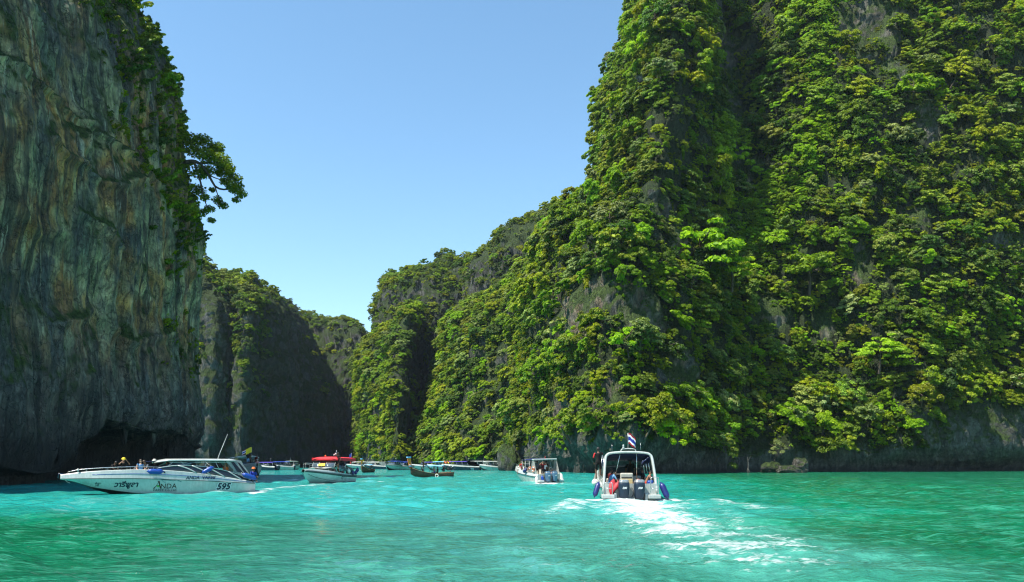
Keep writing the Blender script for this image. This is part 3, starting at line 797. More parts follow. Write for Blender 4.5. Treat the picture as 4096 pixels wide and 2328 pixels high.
def crown_mesh(name, kind, seed, mat, nleaf=2600):
    """A crown of unit radius, origin at its foot: leaf sprays gathered into uneven clumps with gaps between."""
    g = np.random.default_rng(seed)
    clumps = []
    if kind == 'round':
        for i in range(30):
            a = g.random() * 6.283; e = g.random() ** 0.75
            rr = (0.62 + 0.25 * g.random()) * math.sqrt(1 - (e * 0.92) ** 2) * (1 + 0.25 * math.sin(3 * a + seed))
            clumps.append((rr * math.cos(a), rr * math.sin(a), 0.20 + 0.75 * e * (0.65 + 0.5 * g.random()), 0.14 + 0.15 * g.random() ** 1.5, 0.62))
    elif kind == 'tier':          # flat spreading layers, like a rain tree
        for i in range(28):
            a = g.random() * 6.283; lev = g.integers(0, 4)
            rr = (1.0 - 0.2 * lev) * math.sqrt(g.random())
            clumps.append((rr * math.cos(a), rr * math.sin(a), 0.25 + 0.23 * lev + 0.07 * g.normal(), 0.15 + 0.15 * g.random(), 0.36))
    elif kind == 'tall':
        for i in range(22):
            h = i / 21.0; a = g.random() * 6.283; rr = 0.45 * math.sin(math.pi * (0.15 + 0.8 * h)) * (0.4 + 0.7 * g.random())
            clumps.append((rr * math.cos(a), rr * math.sin(a), 0.2 + 1.35 * h, 0.15 + 0.13 * g.random(), 0.75))
    elif kind == 'creeper':       # a curtain that hangs down the rock
        for i in range(30):
            clumps.append((0.55 * g.normal(), 0.13 * g.normal() - 0.1, 0.9 - 1.7 * g.random() ** 1.2, 0.10 + 0.14 * g.random(), 1.2))
    elif kind == 'sparse':
        for i in range(17):
            a = g.random() * 6.283; rr = 0.95 * math.sqrt(g.random())
            clumps.append((rr * math.cos(a), rr * math.sin(a), 0.25 + 0.85 * g.random(), 0.09 + 0.12 * g.random(), 0.6))
    clumps = np.array(clumps)
    w = clumps[:, 3] ** 2
    idx = g.choice(len(clumps), nleaf, p=w / w.sum())
    d = g.normal(size=(nleaf, 3)); d /= np.linalg.norm(d, axis=1, keepdims=True)
    d[:, 2] = np.where(d[:, 2] < -0.25, -d[:, 2] * 0.8, d[:, 2])
    rad = clumps[idx, 3] * (0.45 + 0.70 * g.random(nleaf))
    off = d * rad[:, None]; off[:, 2] *= clumps[idx, 4]
    C = clumps[idx, :3] + off
    N = d * np.array([1, 1, 1]) + 0.36 * g.normal(size=(nleaf, 3)) + np.array([0, 0, 0.45]); N /= np.linalg.norm(N, axis=1, keepdims=True)
    var = np.clip(0.5 + 0.22 * g.normal(size=nleaf) + 0.25 * (g.random(len(clumps))[idx] - 0.5), 0, 1)
    v, f, a = leaf_quads(C, N, 0.086 if kind != 'tier' else 0.078, g, var)
    me = mesh_np(name, v, f, mat, False)
    at = me.attributes.new('leafvar', 'FLOAT', 'POINT')
    at.data.foreach_set('value', a.astype(np.float32))
    return me

def tube(bm, p0, p1, r0, r1, n=6, cap=False):
    p0, p1 = Vector(p0), Vector(p1)
    ax = (p1 - p0)
    if ax.length < 1e-6: return
    q = ax.to_track_quat('Z', 'Y').to_matrix()
    ra = [bm.verts.new(p0 + q @ Vector((r0 * math.cos(6.2832 * i / n), r0 * math.sin(6.2832 * i / n), 0))) for i in range(n)]
    rb = [bm.verts.new(p1 + q @ Vector((r1 * math.cos(6.2832 * i / n), r1 * math.sin(6.2832 * i / n), 0))) for i in range(n)]
    for i in range(n):
        bm.faces.new((ra[i], ra[(i + 1) % n], rb[(i + 1) % n], rb[i]))
    if cap:
        bm.faces.new(ra[::-1]); bm.faces.new(rb)

def bm_mesh(name, bm, mat=None, smooth=True):
    bmesh.ops.recalc_face_normals(bm, faces=bm.faces)
    me = bpy.data.meshes.new(name)
    bm.to_mesh(me); bm.free()
    if mat: me.materials.append(mat)
    if smooth:
        for p in me.polygons: p.use_smooth = True
    return me

def trunk_mesh(name, seed, h=0.75, r=0.055, limbs=6):
    g = random.Random(seed)
    bm = bmesh.new()
    pts = [(0, 0, -0.5), (0.04 * g.uniform(-1, 1), 0.04 * g.uniform(-1, 1), 0.0), (0.07 * g.uniform(-1, 1), 0.07 * g.uniform(-1, 1), h * 0.5), (0.1 * g.uniform(-1, 1), 0.1 * g.uniform(-1, 1), h)]
    for i in range(3):
        tube(bm, pts[i], pts[i + 1], r * (1 - 0.22 * i), r * (1 - 0.22 * (i + 1)))
    for k in range(limbs):
        a = k * 6.28 / limbs + g.uniform(-.4, .4); t = g.uniform(0.35, 1.0)
        p = Vector(pts[2]).lerp(Vector(pts[3]), t) if t > 0.5 else Vector(pts[1]).lerp(Vector(pts[2]), t + 0.4)
        e = p + Vector((math.cos(a) * g.uniform(.35, .6), math.sin(a) * g.uniform(.35, .6), g.uniform(.1, .35)))
        m_ = p.lerp(e, 0.5) + Vector((0, 0, -0.04))
        tube(bm, p, m_, r * 0.42, r * 0.3, 5); tube(bm, m_, e, r * 0.3, r * 0.12, 5)
    return bm_mesh(name, bm, BARK)

CROWN_KINDS = [('round', 3), ('tier', 2), ('tall', 1), ('sparse', 2), ('creeper', 2)]
CROWNS = {}
for mk in LEAF:
    for kd, cnt in CROWN_KINDS:
        if mk in ('dark', 'grey') and kd == 'tall': cnt = 1
        for c in range(cnt):
            CROWNS.setdefault((mk, kd), []).append((crown_mesh('crown', kd, hash((kd, c)) % 1000 if False else {'round': 10, 'tier': 20, 'tall': 30, 'sparse': 40, 'creeper': 50}[kd] + c, LEAF[mk])))
TRUNKS = [trunk_mesh('trunk', 60 + i) for i in range(4)]

def scatter(name, n, seed, dens, vmin=0.0):
    """n points on a landform, area weighted and thinned by dens(points, normals, relief)."""
    V, N, d = TERR[name]
    g = np.random.default_rng(seed)
    a, b, c = V[:-1, :-1], V[:-1, 1:], V[1:, :-1]
    area = np.linalg.norm(np.cross(b - a, c - a), axis=2)
    nn = N[:-1, :-1].reshape(-1, 3); pp = ((a + V[1:, 1:]) / 2).reshape(-1, 3); dd = d[:-1, :-1].ravel()
    w = area.ravel() * dens(pp, nn, dd)
    w = np.where(pp[:, 2] < vmin, 0, w)
    # out of every plausible view: behind or far outside the frame
    ok = (pp[:, 1] > 5) & (np.abs(pp[:, 0]) < pp[:, 1] * 0.80 + 6)
    w = w * ok
    i = g.choice(len(w), n, p=w / w.sum())
    return pp[i] + 0.3 * g.normal(size=(n, 3)), nn[i], g

class Pool:
    def __init__(self): self.rows = []
    def add(self, p, n, r, mk, kd, var): self.rows.append((p, n, r, mk, kd, var))
POOL = Pool()

def plant(region, n, seed, dens, rmin, rmax, mats, kinds, out=0.45, vmin=6.0, power=2.0):
    p, nr, g = scatter(region, n, seed, dens, vmin)
    mk = [m for m, w in mats]; mw = np.array([w for m, w in mats], float); mw /= mw.sum()
    kk = [m for m, w in kinds]; kw = np.array([w for m, w in kinds], float); kw /= kw.sum()
    patchy = vnoise(p * 0.045, seed + 5)
    for i in range(n):
        r = rmin + (rmax - rmin) * g.random() ** power
        # neighbours tend to be of one kind
        u = min(0.999, max(0.0, 0.5 + 0.45 * patchy[i] + 0.32 * g.normal()))
        m_ = mk[int(np.searchsorted(np.cumsum(mw), u))] if u < 0.9999 else mk[-1]
        k_ = kk[g.choice(len(kk), p=kw)]
        pos = p[i] + nr[i] * r * out * (0.3 if k_ == 'creeper' else 1.0)
        pos[2] -= r * 0.25
        POOL.add(pos, nr[i], r, m_, k_, int(g.integers(0, 9)))

def lime_band(p, n, d):
    px, py = vis_px(p)
    dd, tt = seg_dist(px, py, [(3290, -60), (3270, 250), (3280, 450), (3210, 620), (3120, 800), (3010, 980)])
    return np.exp(-(dd / (45 + 60 * tt)) ** 2) * (p[:, 1] > 150)
def dens_right(p, n, d):
    px, py = vis_px(p)
    k = bare(p, ROCK_RIGHT)
    k = k * (0.22 + sstep(-2.2, 0.5, d + 1.2 * vnoise(p * 0.14, 9)))
    k = k * (1 + 0.8 * sstep(0.0, 0.6, n[:, 2]))
    low = 0.4 + 0.6 * sstep(2620, 2760, px) * sstep(3600, 3500, px)
    k = k * sstep(7.5 - 3.6 * low, 11.0 - 4.5 * low, p[:, 2] + 2.2 * vnoise(p * 0.15, 12)) * (1 - 0.96 * sstep(3530, 3640, px) * sstep(1590, 1680, py))
    k = k * (1 - 0.85 * lime_band(p, n, d))
    return k * ((px > 1950) & (px < 4700) & (py > -420))
MIX = [('olive', 3.0), ('green', 2.8), ('grey', 1.1), ('lime', 1.9), ('dark', 0.5)]
plant('right_cliff', 2900, 21, dens_right, 1.8, 4.3, MIX, [('round', 3.4), ('tier', 2.0), ('tall', 0.7), ('creeper', 1.6), ('sparse', 1.3)], 0.34, 4)
plant('right_cliff', 9000, 22, dens_right, 0.9, 2.2, MIX, [('round', 3), ('sparse', 1), ('creeper', 2)], 0.25, 3.5)
plant('right_cliff', 6500, 23, lambda p, n, d: (0.12 + 0.88 * bare(p, ROCK_RIGHT)) * sstep(4.5, 9, p[:, 2]) * (1 - 0.9 * sstep(3530, 3640, vis_px(p)[0]) * sstep(1590, 1680, vis_px(p)[1])) * ((vis_px(p)[0] > 1950) & (vis_px(p)[0] < 4700)), 0.5, 1.2, MIX, [('round', 2), ('sparse', 2), ('creeper', 2)], 0.15, 5)
plant('right_cliff', 800, 24, lime_band, 0.8, 2.0, [('lime', 1)], [('creeper', 3), ('round', 3)], 0.7, 20)
sunny = lambda n: 0.10 + 0.90 * sstep(-0.05, 0.38, n @ np.array(to_sun))
vis = lambda p, a, b: ((vis_px(p)[0] > a) & (vis_px(p)[0] < b))
plant('slope', 1300, 31, lambda p, n, d: (0.3 + sstep(-1.2, .8, d)) * sunny(n), 1.4, 3.2, [('green', 3), ('olive', 1.6), ('grey', 1), ('lime', 1.2), ('dark', .5)], [('round', 4), ('tier', 1.5), ('sparse', 1)], 0.35, 2.5)
plant('slope', 1300, 32, lambda p, n, d: (0.5 + sstep(-1.2, .8, d)) * sunny(n), 0.9, 2.0, [('green', 3), ('olive', 1.6), ('grey', 1), ('lime', 1)], [('round', 3), ('creeper', 1)], 0.25, 1.5)
plant('ridge', 1100, 41, lambda p, n, d: (0.05 + sstep(-0.2, 1.6, d + vnoise(p * .1, 3) + 0.8 * n[:, 2])) * sunny(n), 1.0, 2.6, [('green', 2), ('olive', 2), ('grey', 1.5), ('dark', 2.5)], [('round', 4), ('sparse', 2)], 0.3, 12)
plant('ridge', 700, 42, lambda p, n, d: 0.1 + sstep(-0.6, 1.2, d), 0.7, 1.6, [('green', 2), ('olive', 2), ('grey', 1), ('dark', 2)], [('round', 3), ('sparse', 2)], 0.2, 8)
plant('spur', 1300, 51, lambda p, n, d: (0.15 + sstep(-1.0, .8, d)) * sunny(n), 1.3, 3.0, [('olive', 2.6), ('green', 3), ('grey', 1), ('lime', .8), ('dark', 1)], [('round', 4), ('tier', 1), ('sparse', 1)], 0.33, 2.5)
plant('spur', 1300, 52, lambda p, n, d: (0.25 + sstep(-1.0, .8, d)) * sunny(n), 0.9, 2.0, [('olive', 2.6), ('green', 3), ('grey', 1), ('dark', 1)], [('round', 3), ('creeper', 1)], 0.25, 1.5)
plant('bluff', 750, 61, lambda p, n, d: (0.02 + 1.5 * sstep(0.25, 0.7, n[:, 2]) + 0.25 * sstep(0.4, 1.8, d)) * (vis_px(p)[1] < 1330), 1.2, 2.8, [('olive', 2), ('green', 3), ('dark', 2.5)], [('round', 4), ('sparse', 1)], 0.3, 30)
plant('bluff', 700, 62, lambda p, n, d: (0.06 + sstep(0.2, 0.7, n[:, 2]) + 0.3 * sstep(0.2, 1.6, d)) * (vis_px(p)[1] < 1330), 0.8, 1.8, [('olive', 2), ('green', 3), ('dark', 2)], [('round', 3), ('sparse', 2)], 0.2, 25)
plant('far_cliff', 420, 71, lambda p, n, d: (0.06 + 1.2 * sstep(0.2, 0.6, n[:, 2]) + 0.5 * sstep(0.0, 1.6, d)) * sunny(n), 1.4, 3.2, [('olive', 2), ('green', 3), ('dark', 2), ('grey', 1)], [('round', 4), ('sparse', 1)], 0.3, 2)
plant('far_cliff', 420, 72, lambda p, n, d: 0.12 + sstep(0.2, 0.6, n[:, 2]) + 0.4 * sstep(0.0, 1.6, d), 0.9, 2.0, [('olive', 2), ('green', 3), ('dark', 2)], [('round', 3)], 0.2, 2)
def dens_shaded(p, n, d):
    px, py = vis_px(p)
    band = np.exp(-((px - (985 + 0.08 * (py - 1200))) / 70) ** 2) * sstep(1700, 1350, py)
    top = sstep(0.2, 0.6, n[:, 2])
    return (0.04 + 1.8 * band + 0.8 * top * sstep(1090, 980, px) + 0.15 * sstep(0.2, 1.6, d)) * sunny(n) * (1 - 0.93 * np.exp(-(((px - 870) / 75) ** 2) ** 2) * sstep(1140, 1200, py) * sstep(1850, 1700, py))
plant('shaded_ridge', 520, 81, dens_shaded, 1.3, 3.2, [('olive', 2), ('green', 3), ('dark', 2.5), ('grey', .6)], [('round', 4), ('sparse', 1.2), ('creeper', 1)], 0.33, 3)
plant('shaded_ridge', 700, 82, dens_shaded, 0.8, 1.8, [('olive', 2), ('green', 3), ('dark', 3)], [('round', 3), ('sparse', 2), ('creeper', 1)], 0.22, 3)
# growth along the right edge and brow of the near left cliff
def dens_left(p, n, d):
    edge = sstep(91, 98, p[:, 1] + 0.36 * np.clip(p[:, 2] - 26, 0, 40)) * (p[:, 0] > -66) * (p[:, 1] < 105)
    brow = sstep(0.30, 0.65, n[:, 2]) * (p[:, 2] > 38)
    face = sstep(-0.25, 0.15, -(n[:, 0] * p[:, 0] + n[:, 1] * p[:, 1]) / np.hypot(p[:, 0], p[:, 1]))
    return face * (edge * sstep(11, 15, p[:, 2]) * (0.22 + 0.78 * sstep(24, 34, p[:, 2])) + (1.0 * brow if BROW else 0)) * (p[:, 1] > 30) * (p[:, 1] < 118)
BROW = False
plant('left_cliff', 520, 91, dens_left, 1.5, 3.4, [('olive', 2), ('green', 3.4), ('dark', 2)], [('round', 4), ('tier', 1.5), ('sparse', 1)], 0.75, 12, 1.4)
plant('left_cliff', 800, 92, dens_left, 0.7, 1.5, [('olive', 2), ('green', 3), ('dark', 2)], [('round', 2), ('sparse', 2.5), ('creeper', 1.5)], 0.35, 11)

BROW = True
plant('left_cliff', 260, 93, dens_left, 1.3, 3.0, [('olive', 2), ('green', 3), ('dark', 2)], [('round', 3), ('sparse', 1)], 0.4, 30)

# which of them become trees of their own: the 250 that show largest; the rest is the stuff 'foliage'
LABEL_COL = {'olive': 'olive', 'green': 'mid green', 'lime': 'lime green', 'grey': 'grey green', 'dark': 'dark green'}
LABEL_KIND = {'round': 'bushy tree', 'tier': 'flat topped tree', 'tall': 'tall narrow tree', 'sparse': 'thin open tree'}
def place_name(px, py):
    if px < 1000:
        v = ['in the top corner', 'just below the top', 'well above the leaning tree', 'beside the leaning tree', 'just below the leaning tree', 'far below the leaning tree', 'low down'][min(6, max(0, int((py + 60) / 190)))]
        return v + ' on the left cliff edge'
    v = ['at the very top', 'near the top', 'high up', 'above mid height', 'below mid height', 'low down', 'by the water'][min(6, max(0, int((py + 100) / 260)))]
    h = ('on the dark far ridge' if px < 1420 else 'on the mid channel spur' if px < 1800 else 'on the slope behind' if px < 2080 else "on the headland's left flank" if px < 2300 else 'on the headland above the flag' if px < 2650
         else 'in the headland gully' if px < 2950 else 'right of the gully' if px < 3300 else 'above the boulders' if px < 3600 else 'at the far right')
    return v + ' ' + h

def lean_euler(n, g, lean=0.42):
    up = Vector((0, 0, 1)).lerp(Vector(n), lean).normalized()
    q = up.to_track_quat('Z', 'Y')
    q = q @ Euler((0, 0, g.uniform(0, 6.283))).to_quaternion()
    return q.to_euler()

def creeper_euler(n, g):
    a = math.atan2(n[1], n[0]) + math.pi / 2
    return Euler((g.uniform(-.15, .15), g.uniform(-.2, .2), a))

SPECIAL = [  # (px, py, D, radius m, leaves, kind, label)
    (2800, 985, 170, 9.5, 'lime', 'tier', 'largest bright green feathery tree spreading over the gully right of the headland'),
    (2930, 1060, 172, 5.5, 'lime', 'tier', 'smaller bright green feathery tree touching the right side of the largest one'),
    (3520, 1390, 176, 5.5, 'lime', 'tier', 'vivid lime feathery tree in the lower middle of the right cliff'),
    (3560, 1040, 190, 6.5, 'green', 'round', 'big rounded green tree jutting from bare rock on the right cliff'),
    (3240, 1060, 184, 6.5, 'green', 'round', 'domed deep green tree left of the rock with the orange streak'),
    (2880, 710, 190, 6.0, 'lime', 'tall', 'light green upright tree standing out of the dark gully'),
    (3330, 610, 200, 5.2, 'olive', 'round', 'brownish olive domed tree in the upper right cliff'),
    (3650, 350, 198, 6.0, 'lime', 'round', 'yellow green domed tree over a bare rock nose on the right cliff'),
    (3820, 130, 205, 6.5, 'green', 'round', 'large green tree below bare rock at the top of the right cliff'),
    (2740, 330, 186, 7.5, 'olive', 'round', 'broad olive tree crowning the top of the headland'),
    (2680, 460, 184, 6.5, 'olive', 'tier', 'wide olive tree in layers below the top of the headland'),
    (2480, 960, 154, 5.5, 'olive', 'round', 'yellowish domed tree on the headland below its shoulder'),
    (3300, 1770, 170, 3.4, 'olive', 'round', 'pale yellow green bush overhanging the dark notch beside the boulders'),
    (2920, 1720, 158, 3.2, 'lime', 'sparse', 'bright yellow green shrub hanging over the water right of the flagged boat'),
    (2880, 1760, 158, 2.6, 'lime', 'sparse', 'lowest bright shrub hanging over the dark notch right of the flagged boat'),
    (2750, 1760, 150, 1.6, 'lime', 'round', 'small round lime shrub on the dark rock right of the flagged boat'),
    (2480, 1745, 140, 1.5, 'green', 'sparse', 'small pale green shrub on the rock face directly behind the flag'),
    (3100, 1790, 164, 2.6, 'grey', 'sparse', 'grey green tree on the rock left of the boulders'),
    (3770, 1160, 205, 4.2, 'olive', 'round', 'yellow domed bush on a rock ledge near the right edge'),

]
order = sorted(POOL.rows, key=lambda t: -t[2] / t[0][1] if 0 < t[0][1] else 0)
def in_frame(t):
    px, py = PX0 + F_PX * t[0][0] / t[0][1], HOR - F_PX * (t[0][2] - CAM_H) / t[0][1]
    return -40 < px < 4136 and -40 < py < 1860
named, rest = [], []
for t in order:
    (named if len(named) < 245 and t[4] != 'creeper' and in_frame(t) else rest).append(t)
gtree = random.Random(3)
def make_tree(p, n, r, mk, kd, var, label, group=None, lean=0.42):
    e = empty('tree', p, 0, label, 'tree', group, rot=lean_euler(n, gtree, lean), scale=r)
    cr = CROWNS[(mk, kd)]
    link_mesh('crown', cr[var % len(cr)], e)
    link_mesh('trunk', TRUNKS[var % len(TRUNKS)], e)
    return e
for px, py, D, r, mk, kd, lab in SPECIAL:
    q = P(px, py, D)
    make_tree((q[0], q[1], q[2] - r * 0.55), (-0.1, -1, 0.2), r, mk, kd, 1, lab, lean=0.18)
from collections import Counter
labs = []
for t in named:
    px, py = PX0 + F_PX * t[0][0] / t[0][1], HOR - F_PX * (t[0][2] - CAM_H) / t[0][1]
    labs.append(LABEL_COL[t[3]] + ' ' + LABEL_KIND[t[4]] + ' ' + place_name(px, py))
cnt = Counter(labs)
byl = {}
for i, (tt, lab) in enumerate(zip(named, labs)): byl.setdefault(lab, []).append((tt[0][0] / tt[0][1], i))
RANK = ['highest', 'second highest', 'third highest', 'fourth highest', 'fifth highest', 'sixth highest', 'seventh highest', 'eighth highest', 'ninth highest', 'tenth highest', 'eleventh highest', 'twelfth highest'] + ['%s highest' % q for q in ('thirteenth', 'fourteenth', 'fifteenth', 'sixteenth', 'seventeenth', 'eighteenth', 'nineteenth', 'twentieth', 'next')]
for lab, lst in byl.items():
    lst = [i for _, i in lst]
    lst.sort(key=lambda i: -(named[i][0][2] - CAM_H) / named[i][0][1])
    for k, i in enumerate(lst):
        t_ = named[i]
        n_ = len(lst)
        w_ = '' if n_ == 1 else ('higher ' if k == 0 else 'lower ') if n_ == 2 else (RANK[k] if k < n_ - 1 and k < 20 else 'lowest' if k == n_ - 1 else 'low') + ' '
        full = w_ + lab
        if len(full.split()) > 16: full = full.replace(' on the left cliff edge', ' on the left cliff')
        make_tree(tuple(t_[0]), t_[1], t_[2], t_[3], t_[4], t_[5], full, 'trees on the cliffs')

# the remaining growth: one object per landform would still be one mass, so ONE stuff object
def build_foliage(rows):
    keys = sorted({(t[3], t[4]) for t in rows})
    n = len(rows)
    src = bpy.data.collections.new('leaf_sources')
    names = []
    for k in keys:
        for me in CROWNS[k]:
            o = bpy.data.objects.new('src_%03d' % len(names), me)
            src.objects.link(o)
            names.append((k, len(names)))
    first = {}
    for k, i in names: first.setdefault(k, []).append(i)
    co = np.array([t[0] for t in rows], np.float32)
    sc = np.array([t[2] for t in rows], np.float32)
    pick = np.array([first[(t[3], t[4])][t[5] % len(first[(t[3], t[4])])] for t in rows], np.int32)
    rot = np.array([tuple(creeper_euler(t[1], gtree) if t[4] == 'creeper' else lean_euler(t[1], gtree)) for t in rows], np.float32)
    me = bpy.data.meshes.new('foliage')
    me.vertices.add(n); me.vertices.foreach_set('co', co.ravel())
    a = me.attributes.new('size', 'FLOAT', 'POINT'); a.data.foreach_set('value', sc)
    a = me.attributes.new('pick', 'INT', 'POINT'); a.data.foreach_set('value', pick)
    a = me.attributes.new('turn', 'FLOAT_VECTOR', 'POINT'); a.data.foreach_set('vector', rot.ravel())
    o = link_mesh('foliage', me)
    tag(o, 'scrub, creepers and small trees covering the cliffs', None, None, 'stuff')
    ng = bpy.data.node_groups.new('foliage_nodes', 'GeometryNodeTree')
    ng.interface.new_socket('Geometry', in_out='INPUT', socket_type='NodeSocketGeometry')
    ng.interface.new_socket('Geometry', in_out='OUTPUT', socket_type='NodeSocketGeometry')
    gi = ng.nodes.new('NodeGroupInput'); go = ng.nodes.new('NodeGroupOutput')
    ip = ng.nodes.new('GeometryNodeInstanceOnPoints')
    ci = ng.nodes.new('GeometryNodeCollectionInfo')
    ci.inputs['Collection'].default_value = src
    ci.inputs['Separate Children'].default_value = True
    ci.inputs['Reset Children'].default_value = True
    def attr(nm, typ):
        x = ng.nodes.new('GeometryNodeInputNamedAttribute'); x.data_type = typ; x.inputs['Name'].default_value = nm
        return x.outputs['Attribute']
    ip.inputs['Pick Instance'].default_value = True
    ng.links.new(gi.outputs[0], ip.inputs['Points'])
    ng.links.new(ci.outputs[0], ip.inputs['Instance'])
    ng.links.new(attr('pick', 'INT'), ip.inputs['Instance Index'])
    er = ng.nodes.new('FunctionNodeEulerToRotation')
    ng.links.new(attr('turn', 'FLOAT_VECTOR'), er.inputs[0])
    ng.links.new(er.outputs[0], ip.inputs['Rotation'])
    ng.links.new(attr('size', 'FLOAT'), ip.inputs['Scale'])
    ng.links.new(ip.outputs[0], go.inputs[0])
    md = o.modifiers.new('growth', 'NODES'); md.node_group = ng
    return o
build_foliage(rest)
# ------------------------------------------------------------------ boat building kit (boat axes: x forward, y to port, z up, origin on the waterline at the stern)
WHITE = paint('white_gelcoat', (0.42, 0.445, 0.42), 0.28, 0.5, 0, 0.10, 1.2, 0.3)
CREAM = paint('cream_vinyl', (0.62, 0.48, 0.22), 0.5, 0.4, 0, 0.10)
SEATW = paint('seat_shell', (0.46, 0.44, 0.37), 0.4, 0.4, 0, 0.08)
BLACKG = paint('dark_glass', (0.012, 0.014, 0.017), 0.08, 0.6, 0, 0.1, 2.0, 0.5)
SMOKE = paint('smoked_glass', (0.06, 0.085, 0.11), 0.06, 0.6, 0, 0.1, 2.0, 0.5)
NAVY = paint('navy_gelcoat', (0.012, 0.022, 0.055), 0.25, 0.5, 0, 0.15, 1.0, 0.3)
BLUEC = paint('blue_canvas', (0.02, 0.055, 0.32), 0.75, 0.2, 0, 0.15)
NAVYC = paint('navy_canvas', (0.012, 0.02, 0.075), 0.8, 0.2, 0, 0.15)
PURPC = paint('purple_canvas', (0.085, 0.06, 0.36), 0.75, 0.2, 0, 0.15)
LBLUEC = paint('pale_blue_canvas', (0.18, 0.45, 0.70), 0.75, 0.2, 0, 0.15)
REDC = paint('red_canvas', (0.62, 0.035, 0.045), 0.7, 0.2, 0, 0.10, 1.5)
RED = paint('red_cloth', (0.36, 0.012, 0.022), 0.55, 0.3, 0, 0.2, 5)
ORANGE = paint('orange_vest', (0.75, 0.16, 0.035), 0.65, 0.3, 0, 0.15, 5)
YELLOW = paint('yellow_cloth', (0.80, 0.60, 0.03), 0.65, 0.3, 0, 0.12, 5)
BLACKP = paint('black_plastic', (0.018, 0.018, 0.02), 0.45, 0.4, 0, 0.2)
STEEL = paint('stainless_tube', (0.62, 0.62, 0.60), 0.22, 0.5, 0.9, 0.08)
RUBR = paint('rubber_rail', (0.045, 0.065, 0.065), 0.5, 0.4, 0, 0.2)
BOTTOM = paint('dark_bottom_paint', (0.016, 0.02, 0.022), 0.55, 0.4, 0, 0.2)
FENDB = paint('blue_fender_vinyl', (0.008, 0.05, 0.28), 0.35, 0.5, 0, 0.12)
FENDN = paint('navy_fender_vinyl', (0.015, 0.022, 0.13), 0.35, 0.5, 0, 0.12)
FENDW = paint('white_fender_vinyl', (0.72, 0.70, 0.62), 0.4, 0.5, 0, 0.15)
ENGB = paint('blue_grey_cowling', (0.012, 0.026, 0.048), 0.42, 0.35, 0.0, 0.12, 2, 0.1)
ENGL = paint('pale_blue_cowling', (0.08, 0.16, 0.25), 0.3, 0.5, 0.2, 0.12, 2, 0.4)
SILVER = paint('silver_trim', (0.55, 0.57, 0.60), 0.25, 0.5, 0.6, 0.1)
INKNAVY = paint('navy_print', (0.012, 0.03, 0.05), 0.5, 0.3, 0, 0.3, 6)
INKBRN = paint('brown_print', (0.05, 0.028, 0.018), 0.5, 0.3, 0, 0.3, 6)
INKTEAL = paint('teal_print', (0.03, 0.25, 0.28), 0.5, 0.3, 0, 0.3, 6)
INKGRN = paint('green_print', (0.06, 0.42, 0.05), 0.5, 0.3, 0, 0.1, 6)
INKWHT = paint('white_print', (0.78, 0.80, 0.80), 0.5, 0.3, 0, 0.1, 6)
STRIPE = paint('blue_stripe', (0.01, 0.06, 0.25), 0.3, 0.5, 0, 0.1)
WOODD = paint('weathered_brown_planks', (0.115, 0.066, 0.040), 0.75, 0.3, 0, 0.35, 2.5)
WOODL = paint('varnished_gunwale', (0.34, 0.21, 0.10), 0.55, 0.4, 0, 0.25, 3)
WOODO = paint('orange_painted_wood', (0.66, 0.20, 0.02), 0.5, 0.4, 0, 0.2, 3)
SKINM = [paint('skin_pale', (0.52, 0.30, 0.20), 0.55, 0.35, 0, 0.08), paint('skin_tan', (0.30, 0.15, 0.09), 0.55, 0.35, 0, 0.08), paint('skin_brown', (0.13, 0.065, 0.04), 0.5, 0.4, 0, 0.08)]
HAIRM = paint('dark_hair', (0.012, 0.010, 0.009), 0.5, 0.4, 0, 0.2)
HAIRB = paint('brown_hair', (0.06, 0.035, 0.018), 0.5, 0.4, 0, 0.2)
CL = {n: paint('cloth_' + n, c, 0.8, 0.2, 0, 0.18, 4) for n, c in dict(black=(0.018, 0.016, 0.016), red=(0.5, 0.03, 0.03), blue=(0.03, 0.05, 0.32), cyan=(0.15, 0.42, 0.55), white=(0.7, 0.7, 0.68), grey=(0.16, 0.17, 0.18), maroon=(0.11, 0.012, 0.014), skyblue=(0.17, 0.36, 0.6), olive=(0.10, 0.10, 0.05), pink=(0.6, 0.3, 0.28), green=(0.02, 0.12, 0.05)).items()}

HULL_STD = dict(
    x=[0, 1.8, 3.3, 4.9, 6.4, 7.9, 9.4, 10.3, 11.0, 11.6, 12.0],
    keel=[-.5, -.5, -.48, -.45, -.38, -.25, .12, .42, .78, .95, 1.0],
    cy=[1.28, 1.3, 1.3, 1.28, 1.2, 1.0, .62, .30, .10, .05, .03],
    cz=[-.05, -.05, -.06, -.05, .0, .12, .36, .52, .82, .97, 1.02],
    ry=[1.45, 1.5, 1.52, 1.52, 1.5, 1.38, 1.08, .80, .52, .28, .12],
    rz=[.64, .76, .86, .94, 1.02, 1.08, 1.08, 1.08, 1.08, 1.07, 1.06],
    sy=[1.40, 1.46, 1.48, 1.48, 1.45, 1.32, 1.0, .74, .48, .25, .10],
    sz=[.75, 1.08, 1.34, 1.53, 1.64, 1.66, 1.60, 1.54, 1.47, 1.38, 1.33],
    fl=[.35, .35, .35, .35, .40, .55, .95, 1.40, 1.42, 1.34, 1.30])
# a hull whose side does not sink towards the stern (the other speedboats), level trim
HULL_FLAT = dict(HULL_STD,
    keel=[-.5, -.5, -.5, -.5, -.48, -.42, -.25, .0, .30, .62, .95],
    cz=[-.02, -.02, -.02, .0, .04, .12, .28, .44, .62, .82, 1.0],
    cy=[1.30, 1.32, 1.32, 1.30, 1.22, 1.05, .72, .45, .24, .10, .04],
    rz=[.62, .64, .67, .72, .78, .86, .96, 1.02, 1.07, 1.10, 1.12],
    sz=[.85, .88, .93, 1.0, 1.10, 1.20, 1.29, 1.33, 1.35, 1.35, 1.33],
    fl=[.30, .30, .30, .30, .35, .60, 1.0, 1.22, 1.27, 1.29, 1.28])

